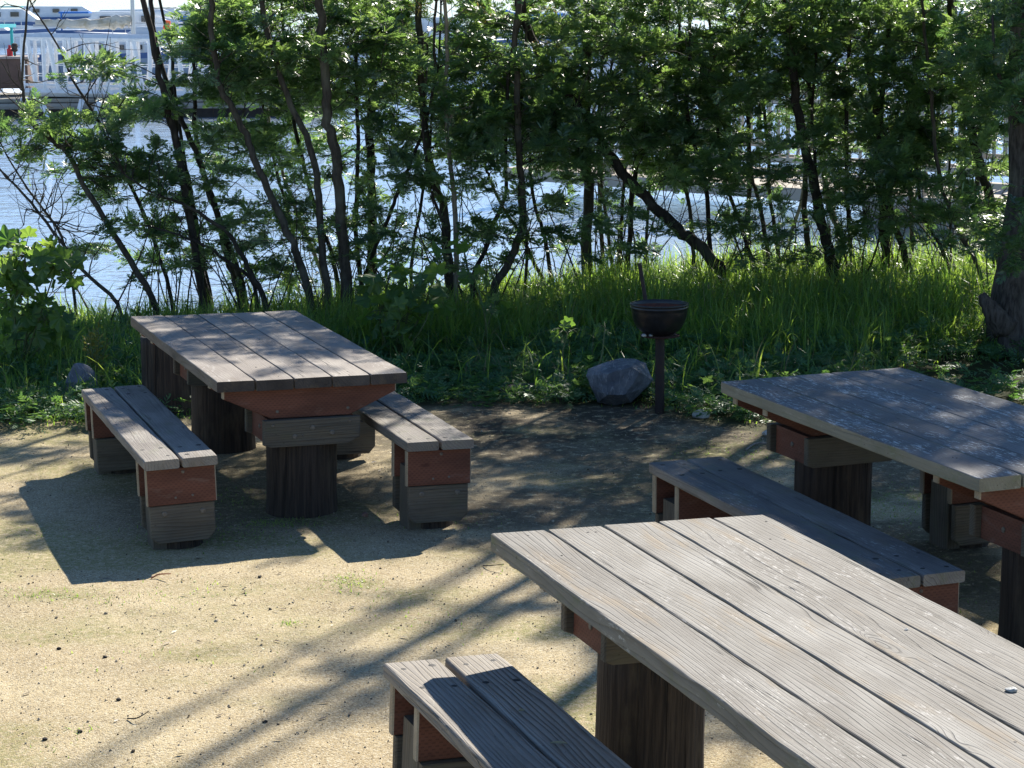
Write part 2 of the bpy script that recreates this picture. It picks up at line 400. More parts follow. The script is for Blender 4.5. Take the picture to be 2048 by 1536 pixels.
def make_table(fit, L, seed, mats, label, gap=.004, thick=.055, group=None, endmat=2):
    x, y, a, z, ta, tb, W = fit
    root = empty('picnic_table', None, frame_matrix(x, y, a, ta, tb, L, W, z))
    tag(root, label, 'picnic table', 'log picnic tables on the gravel')
    top = MB(); n = 5; pw = (W - gap * (n - 1)) / n
    r2 = np.random.default_rng(seed)
    for i in range(n):
        cx = -W / 2 + pw / 2 + i * (pw + gap)
        dl = r2.uniform(-.006, .006)
        plank(top, (cx, dl / 2, z - thick / 2 + r2.uniform(-.0015, .0015)), L + dl, pw, thick, r=.006, nseg=36, seed=seed * 10 + i, wear=.003, mats=(0, 1, 3))
        for sy in (-1, 1):
            for k in range(3):
                if r2.random() < .75:
                    disc(top, (cx + r2.uniform(-.35, .35) * pw, sy * (L / 2 - r2.choice([.09, .33]) + r2.uniform(-.02, .02)), z - .0015), r2.uniform(.004, .007), 'z', .0025, 8, 2)
    top.build('tabletop', [mats[0], mats[1], HOLE, mats[-1]], root)
    zt = z - thick - .0015
    for sy in (-1, 1):
        pc = sy * (L / 2 - .215)                 # post centre along y
        # post
        p = MB(); log_mesh(p, (0, pc, 0), .178, -.12, zt - .16, seed * 7 + sy)
        p.build('post', LOG, root, smooth=True)
        # trapezoid beams, outer and inner
        for q, yo in enumerate((sy * (L / 2 - .05), sy * (L / 2 - .335))):
            y0, y1 = sorted((yo, yo - sy * .04))
            b = MB(); hw = .44
            prism(b, [(-.2, zt - .15), (.2, zt - .15), (hw, zt - .04), (hw, zt), (-hw, zt), (-hw, zt - .04)], y0, y1, 0, seed * 13 + q + sy * 3, endmat=1)
            outer = y0 if sy < 0 else y1
            if q == 0 and sy < 0:
                for bx in (-.17, .19): disc(b, (bx, y0, zt - .115), .008, 'y', .004, 10, 2)
            b.build('cross_beam', [WRED, WENDS, BOLT], root)
        # clamp boards front and back of the post, side boards between
        for q, yo in enumerate((sy * (L / 2 - .018), sy * (L / 2 - .37))):
            y0, y1 = sorted((yo, yo - sy * .038)) if q == 0 else sorted((yo, yo + sy * .038 * -1))
            b = MB(); zb = zt - .153; h = .135; cw = .245
            prism(b, [(-cw + .03, zb - h), (cw - .06, zb - h), (cw, zb - h + .03), (cw, zb), (-cw, zb), (-cw, zb - h + .012)], y0, y1, 0, seed * 17 + q + sy * 5)
            if q == 0 and sy < 0:
                for bx, bz, br in ((-.09, -.085, .013), (-.05, -.08, .006), (0.0, -.045, .013), (.1, -.075, .013), (-.2, -.025, .008), (.19, -.02, .008)): disc(b, (bx, y0, zb + bz), br, 'y', .006, 12, 1)
            b.build('clamp_board', [WGREY, BOLT], root)
        for sx in (-1, 1):
            b = MB(); ya, yb = sorted((sy * (L / 2 - .06), sy * (L / 2 - .366)))
            zb = zt - .156
            xs = sorted((sx * .178, sx * .215))
            V = np.array([(xx, yy, zz) for xx in xs for yy in (ya, yb) for zz in (zb - .13, zb)])
            F = [(0, 1, 3, 2), (4, 6, 7, 5), (0, 4, 5, 1), (2, 3, 7, 6), (0, 2, 6, 4), (1, 5, 7, 3)]
            b.add(V, F4=F, attr=np.stack([V[:, 1], V[:, 2], V[:, 0]], -1) + seed)
            disc(b, (-.215 if sx < 0 else .178, (ya + yb) / 2, zb - .06), .012, 'x', .006, 10, 1)
            b.build('side_board', [WRED, BOLT], root)
    return root

def make_bench(fit, L, seed, mats, label, gap=.012, thick=.048, splay=(0, 0, 0, 0)):
    x, y, a, z, ta, tb, W = fit
    root = empty('bench', None, frame_matrix(x, y, a, ta, tb, L, W, z))
    tag(root, label, 'bench', 'benches beside the picnic tables')
    r2 = np.random.default_rng(seed)
    pw = (W - gap) / 2
    seat = MB()
    for i, s in enumerate((-1, 1)):
        cx = s * (pw / 2 + gap / 2)
        k0 = sum(len(v) for v in seat.V)
        plank(seat, (0, 0, z - thick / 2), L, pw, thick, r=.009, nseg=32, seed=seed * 10 + i, wear=.003, mats=(0, 1))
        ang, dx = splay[2 * i], splay[2 * i + 1]
        V = seat.V[-1]; c_, s_ = math.cos(ang), math.sin(ang)
        seat.V[-1] = np.stack([V[:, 0] * c_ - V[:, 1] * s_ + cx + dx, V[:, 0] * s_ + V[:, 1] * c_, V[:, 2]], -1)
        for sy in (-1, 1):
            for yy in (.075, .27):
                for xo in (-.27, .27):
                    if r2.random() < .9:
                        yq = sy * (L / 2 - yy) + r2.uniform(-.012, .012)
                        disc(seat, (cx + dx + xo * pw - yq * math.sin(ang), yq, z - .0012), r2.uniform(.010, .014), 'z', .0022, 10, 2)
    seat.build('seat', [mats[0], mats[1], HOLE], root)
    zt = z - thick - .0015; bw = W / 2 - .008
    for sy in (-1, 1):
        pc = sy * (L / 2 - .16)
        p = MB(); log_mesh(p, (0, pc, 0), .105, -.1, zt - .06, seed * 3 + sy + 50, 40, 8)
        p.build('post', LOG, root, smooth=True)
        for q, yo in enumerate((sy * (L / 2 - .022), sy * (L / 2 - .262))):
            y0, y1 = sorted((yo, yo - sy * .038))
            b = MB(); h = .172
            prism(b, [(-bw, zt - h), (bw, zt - h), (bw, zt), (-bw, zt)], y0, y1, 0, seed * 23 + q + sy * 3, endmat=1)
            if q == 0 and sy < 0:
                disc(b, (.01, y0, zt - .02), .008, 'y', .004, 10, 2); disc(b, (-.03, y0, zt - .14), .006, 'y', .004, 10, 2); disc(b, (.05, y0, zt - .135), .006, 'y', .004, 10, 2)
            b.build('support_board', [WRED, WENDS, BOLT], root)
        for q, yo in enumerate((sy * (L / 2 - .034), sy * (L / 2 - .285))):
            y0, y1 = sorted((yo, yo - sy * .036))
            if q == 0: y0, y1 = sorted((sy * (L / 2 - .063), sy * (L / 2 - .03)))
            b = MB(); zb = zt - .176; h = max(.09, zb - .035); g = bw - .012
            prism(b, [(-g + .03, zb - h), (g - .035, zb - h), (g, zb - h + .04), (g, zb), (-g, zb), (-g, zb - h + .03)], y0, y1, 0, seed * 29 + q + sy * 3)
            if q == 0 and sy < 0:
                for bx in (-.085, .095): disc(b, (bx, y0, zb - .04), .014, 'y', .006, 12, 1)
            b.build('clamp_board', [WGREY, BOLT], root)
        # squared leg beside the clamp boards
        b = MB(); plank(b, (0, 0, 0), zt - .1 + .1, .07, .16, r=.006, nseg=3, seed=seed + 90 + sy, mats=(0, 0))
        V = b.V[0]; b.V[0] = np.stack([V[:, 0] - bw + .06, V[:, 2] + pc - sy * .0, V[:, 1] + (zt - .2) / 2], -1)
        b.build('leg', WGREY, root)
    return root

LT, LB, LT3 = 2.1007, 2.0546, 2.6
T1 = [-2.165, 12.4963, .3624, .7294, -.0191, -.0164, .9646]
T2 = [.9499, 9.998, .3798, .7863, -.015, -.0001, .9602]
T3 = [-.0757, 6.9786, .3373, .8129, -.01, -.0212, .9809]
B1 = [-2.356, 11.9619, .3261, .4399, .0015, .0238, .344]
B2 = [-1.1622, 12.3393, .326, .4429, -.0013, -.0177, .3393]
B3 = [.6117, 9.7832, .3587, .4532, -.0165, .0062, .3666]
B4 = [-.4035, 6.7257, .3646, .4404, -.0335, -.0293, .3825]
B5 = [1.895, 10.22, .37, .452, 0, 0, .36]
make_table(T1, LT, 1, (W1, W1E, W1X), 'picnic table with brown plank top in half sun, standing nearest the water on the left', gap=.004)
make_table(T2, LT, 2, (W2, W2E), 'picnic table with lichen-spotted plank top in tree shade, at the right edge', gap=.004)
make_table(T3, LT3, 3, (W3, W3E), 'picnic table with bleached pale grey plank top in full sun, closest to the viewer', gap=.0065, thick=.058)
make_bench(B1, LB, 4, (WB, WB), 'grey two-plank bench with a sunlit outer edge, left of the brown-topped table')
make_bench(B2, LB, 5, (WB, WB), 'two-plank bench in dappled sun, tucked under the right side of the brown-topped table')
make_bench(B3, LB, 6, (W2B, WB), 'shaded mossy grey bench between the pale sunny table and the lichen-spotted table')
make_bench(B4, LB, 7, (WB4, WB4), 'bench with coarse open grain and a hard table shadow across it, front of the picture', gap=.016, splay=(.008, 0, .002, 0))
make_bench(B5, LB, 8, (W2B, WB), 'dark bench seen only underneath the far side of the lichen-spotted table')

# ------------------------------------------------------------------ ground
EX = np.array([-40, -6, -2.6, -1.4, -.4, .9, 1.4, 3, 6, 40]); EY = np.array([13.1, 13.1, 13.1, 13.6, 13.95, 13.5, 13.1, 13.5, 13.5, 13.5])
def edge_y(x): return np.interp(x, EX, EY)
def gz(x, y):
    x = np.asarray(x, float); y = np.asarray(y, float)
    crest = np.interp(x, [-8, -4, -1.5, 0, 1.2, 4, 8], [.1, .1, .06, .08, .16, .22, .22])
    yc = np.interp(x, [-8, -2.5, -.5, 1.5, 8], [15.9, 15.9, 17.0, 17.9, 18.4])
    e = edge_y(x)
    up = crest * sstep(e - .2, e + (yc - e) * .85, y)
    dn = -(crest + 1.6) * sstep(yc + .2, yc + 6.5, y) - 1.5 * sstep(yc + 5, yc + 30, y)
    n = (vnoise(x * 1.3, y * 1.3, 3, 3) - .5) * .05 * (.35 + sstep(e - .3, e + .8, y)) + (vnoise(x * 6, y * 6, 4, 2) - .5) * .008
    return up + dn + n

def grid_axis(lo, hi, a, b, fine, coarse):
    out = [np.arange(a, b, fine)]
    v = a; L_ = []; st = fine
    while v > lo: st = min(st * 1.25, coarse); v -= st; L_.append(v)
    R_ = []; v = b; st = fine
    while v < hi: st = min(st * 1.25, coarse); v += st; R_.append(v)
    return np.concatenate([L_[::-1], out[0], R_])
gx = grid_axis(-60, 60, -5, 5.5, .05, 4); gy = grid_axis(-25, 60, 5, 19, .05, 4)
GX, GY = np.meshgrid(gx, gy); GZ = gz(GX, GY)
# masks: R moss, G dark earth plus painted table shade, B under-grass earth
e = edge_y(GX)
grassy = sstep(e - .25, e + .25, GY + (vnoise(GX * 3, GY * 3, 8, 2) - .5) * .7)
soil_shade = sstep(2.3, .3, np.hypot((GX - .3) / 1.3, (GY - 13.1) / .95)) * sstep(.12, .45, vnoise(GX * 2.2, GY * 2.2, 9, 3)) * 1.0
soil_shade = np.maximum(soil_shade, .6 * sstep(1.0, .4, np.hypot((GX + 1.35) / 1.1, (GY - 11.2) / 1.3)))  # shade under the brown-topped table, painted into the ground colour
soil_shade = np.maximum(soil_shade, .75 * sstep(9.0, 9.9, GY + (GX - 1) * .5) * sstep(-.9, -.2, GX) * sstep(.35, .6, vnoise(GX * 1.8, GY * 2.6, 19, 4) + .08))  # darker mossy ground here, with the shade around the tables painted in
soil_shade = np.maximum(soil_shade, .8 * sstep(1.5, .6, np.hypot((GX - 3.3), (GY - 14.3) / .8)))
moss = sstep(.45, .7, vnoise(GX * 1.4, GY * 2.2, 12, 4)) * .6
def spot(px, py, rx, ry, amt):
    global moss
    c = on_plane(px, py, 0); moss = np.maximum(moss, amt * sstep(1.3, .3, np.hypot((GX - c[0]) / rx, (GY - c[1]) / ry)) * (.35 + .65 * sstep(.3, .6, vnoise(GX * 7, GY * 7, 14, 3))))
for s_ in ((1480, 900, .7, .4, 1.0), (1780, 1010, .9, .5, .9), (400, 1080, .8, .25, .75), (560, 1040, .5, .15, .8), (700, 1165, .2, .12, .6), (90, 1190, .3, .15, .55), (250, 1250, .5, .3, .45), (480, 1180, .5, .2, .4), (900, 1240, .3, .2, .35), (1850, 1150, .8, .5, .8), (20, 1050, .4, .2, .6)): spot(*s_)
gm = MB(); ny, nx = GX.shape
i = np.arange(ny - 1)[:, None] * nx; j = np.arange(nx - 1)[None, :]
gm.add(np.stack([GX, GY, GZ], -1).reshape(-1, 3), F4=np.stack([i + j, i + j + 1, i + nx + j + 1, i + nx + j], -1).reshape(-1, 4), attr=np.stack([moss, soil_shade, grassy], -1).reshape(-1, 3))

def ground_mat():
    m = NM('decomposed_granite'); p = m.pos(); mo, so, gr_ = sep(m, m.attr())
    big = m.noise(p, 1.1, 4, .6); mid = m.noise(p, 9, 4, .65); fine = m.noise(p, 85, 3, .75)
    vor = m.n('ShaderNodeTexVoronoi', Vector=p, Scale=165.0); vd = vor.outputs['Distance']; vc = vor.outputs['Color']
    cr_ = sep(m, vc)
    base = m.mix(m.ramp(big, (.3, .7)), (.375, .295, .172), (.465, .38, .228))
    base = m.mix(m.math('MULTIPLY', m.ramp(m.noise(p, 3.2, 4, .65, .6), (.48, .7)), .45), base, (.27, .215, .13))
    base = m.mix(m.math('MULTIPLY', m.ramp(mid, (.4, .75)), .55), base, (.30, .24, .145))
    base = m.mix(m.math('MULTIPLY', m.ramp(cr_[0], (.55, .92)), .65), base, (.60, .53, .385))
    base = m.mix(m.math('MULTIPLY', m.ramp(cr_[1], (.74, .94)), .7), base, (.15, .115, .075))
    base = m.mix(m.math('MULTIPLY', m.ramp(fine, (.5, .75)), .35), base, (.2, .155, .1))
    mg = m.math('MULTIPLY', mo, m.ramp(m.noise(p, 30, 4, .7), (.34, .6)))
    base = m.mix(m.math('MULTIPLY', mg, .9), base, m.mix(mid, (.10, .125, .025), (.2, .2, .05)))
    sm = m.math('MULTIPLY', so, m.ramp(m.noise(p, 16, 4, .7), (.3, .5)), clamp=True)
    base = m.mix(m.math('MULTIPLY', sm, .9), base, (.036, .031, .027))  # one dark tone for bare earth and the painted table shade
    base = m.mix(gr_, base, m.mix(mid, (.03, .028, .018), (.05, .06, .02)))
    h = m.math('ADD', m.math('MULTIPLY', vd, -.9), m.math('ADD', fine, m.math('MULTIPLY', mid, 1.2)))
    nrm = m.bump(h, .5, .008)
    return m.done(m.principled(base, .95, nrm, .1))
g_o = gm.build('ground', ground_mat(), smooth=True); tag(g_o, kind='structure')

# ------------------------------------------------------------------ water
ZW = -.36
def water_mat():
    m = NM('harbour_water'); p = m.pos()
    a = m.noise(m.scale(p, (1.0, 1.7, 1)), 2.3, 4, .6); b = m.noise(m.scale(p, (.35, .7, 1)), 1.1, 3, .5); c = m.noise(m.scale(p, (1, 2.2, 1)), 9, 2, .5)
    h = m.math('ADD', m.math('ADD', m.math('MULTIPLY', a, 1.0), m.math('MULTIPLY', b, 1.6)), m.math('MULTIPLY', c, .16))
    nrm = m.bump(h, 1.0, .062)
    return m.done(m.principled((.66, .8, .92), .03, nrm, 1.0, .55))
w = MB(); w.add([(-900, 16.5, ZW), (900, 16.5, ZW), (900, 2500, ZW), (-900, 2500, ZW)], F4=[(0, 1, 2, 3)])
tag(w.build('water', water_mat()), kind='structure')

# ------------------------------------------------------------------ leaves
def leaf_mat(name, c1, c2, trans, tcol1, tcol2, rough=.5, spec=.35):
    m = NM(name); x, y, z = sep(m, m.attr())
    col = m.mix(x, c1, c2); tc = m.mix(x, tcol1, tcol2)
    p = m.principled(col, rough, None, spec)
    t = m.n('ShaderNodeBsdfTranslucent'); m.set(t, 'Color', tc)
    mx = m.n('ShaderNodeMixShader'); m.set(mx, 'i0', trans); m.t.links.new(p.outputs[0], mx.inputs[1]); m.t.links.new(t.outputs[0], mx.inputs[2])
    return m.done(mx)
ACACIA = leaf_mat('acacia_fronds', (.03, .068, .052), (.078, .145, .088), .48, (.14, .30, .06), (.38, .54, .12), .33, 1.0)
GRASS = leaf_mat('grass_blades', (.055, .145, .05), (.15, .23, .07), .5, (.24, .48, .05), (.55, .70, .10), .4, .4)
HERB = leaf_mat('herb_leaves', (.04, .12, .06), (.09, .19, .08), .4, (.12, .28, .05), (.26, .42, .08), .5, .35)
MALLOW = leaf_mat('mallow_leaves', (.05, .11, .045), (.09, .16, .05), .45, (.16, .34, .04), (.34, .5, .07), .42, .45)

def bark_mat(name, c1, c2, lich=.3):
    m = NM(name); p = m.attr(); q = m.pos()
    s = m.noise(m.scale(q, (40, 40, 9)), 1.0, 4, .65); b = m.noise(q, 5, 3, .6)
    base = m.mix(m.ramp(s, (.3, .7)), c1, c2)
    base = m.mix(m.math('MULTIPLY', m.ramp(b, (.5, .7)), lich), base, (.17, .17, .13))
    nrm = m.bump(s, .8, .012)
    return m.done(m.principled(base, .85, nrm, .2))
BARK_D = bark_mat('dark_bark', (.022, .018, .016), (.06, .05, .042), .25)
BARK_M = bark_mat('grey_brown_bark', (.04, .034, .028), (.095, .08, .064), .4)
BARK_L = bark_mat('pale_bark', (.18, .15, .12), (.33, .28, .23), .4)
BARK_BIG = bark_mat('shaggy_bark', (.03, .025, .023), (.10, .088, .08), .3)

# frond templates: feather-like leaf of many narrow leaflets
def frond_template(seed, pairs=8):
    r2 = np.random.default_rng(seed); V = []; F = []
    droop = r2.uniform(.15, .6); side = r2.uniform(-.15, .15)
    def axis(t): return np.array([t, side * t * t, -droop * t * t * .5])
    for k in range(pairs):
        t = .12 + .88 * k / (pairs - 1); c = axis(t)
        ln = .42 * math.sin(math.pi * (.18 + .74 * t)) * r2.uniform(.85, 1.1) + .05
        for s in (-1, 1):
            ang = math.radians(62 - 28 * t) + r2.uniform(-.15, .15)
            d = np.array([math.cos(ang), s * math.sin(ang), r2.uniform(-.25, .12)]); d /= np.linalg.norm(d)
            w = np.array([-d[1] * s, d[0] * s, r2.uniform(-.6, .6)]) * .055
            n = len(V)
            V += [c, c + d * ln * .45 + w, c + d * ln + np.array([0, 0, -.04 * ln]), c + d * ln * .45 - w]; F.append((n, n + 1, n + 2, n + 3))
    n = len(V)
    V += [axis(0) + [0, .012, 0], axis(1) + [0, .006, 0], axis(1) - [0, .006, 0], axis(0) - [0, .012, 0]]; F.append((n, n + 1, n + 2, n + 3))
    return np.array(V, float), np.array(F)
PHYL = (np.array([(0, 0, 0), (.35, .075, .02), (.35, -.075, .02), (.75, .055, -.01), (.75, -.055, -.01), (1, 0, -.08)], float), np.array([(0, 2, 1), (1, 2, 4), (1, 4, 3), (3, 4, 5)]))
FRONDS = [frond_template(100 + k) for k in range(8)]
FRONDS_LO = [frond_template(200 + k, 5) for k in range(5)]

def rot_to(d, roll):
    """matrices whose x axis is d (N,3), rolled"""
    d = d / (np.linalg.norm(d, axis=1)[:, None] + 1e-9)
    up = np.tile([0, 0, 1.0], (len(d), 1)); y = np.cross(up, d); y /= np.linalg.norm(y, axis=1)[:, None] + 1e-6; z = np.cross(d, y)
    c, s = np.cos(roll)[:, None], np.sin(roll)[:, None]
    y2 = y * c + z * s; z2 = -y * s + z * c
    return np.stack([d, y2, z2], -1)

def add_instances(mb, tmpl, pos, M, sc, var, mat=0):
    V, F = tmpl; n = len(pos); k = len(V)
    if not n: return
    P = np.einsum('nij,kj->nki', M, V) * sc[:, None, None] + pos[:, None, :]
    FF = (F[None] + np.arange(n)[:, None, None] * k).reshape(-1, F.shape[1])
    A = np.zeros((n, k, 3)); A[..., 0] = var[:, None]
    if F.shape[1] == 4: mb.add(P.reshape(-1, 3), F4=FF, mat=mat, attr=A.reshape(-1, 3))
    else: mb.add(P.reshape(-1, 3), F3=FF, mat=mat, attr=A.reshape(-1, 3))

def spray_fronds(base, tip, nf, size, r2):
    """positions/directions of fronds along a twig"""
    t = r2.uniform(.1, 1.0, nf); t[-2:] = 1.0
    P = base + (tip - base) * t[:, None] + np.array([0, 0, -.04]) * (t ** 2)[:, None]
    ax = (tip - base) / (np.linalg.norm(tip - base) + 1e-9)
    rd = r2.normal(size=(nf, 3)) * [1, 1, .45] + [0, 0, .12]
    D = ax * .75 + rd * .75
    return P, D, r2.uniform(.75, 1.25, nf) * size

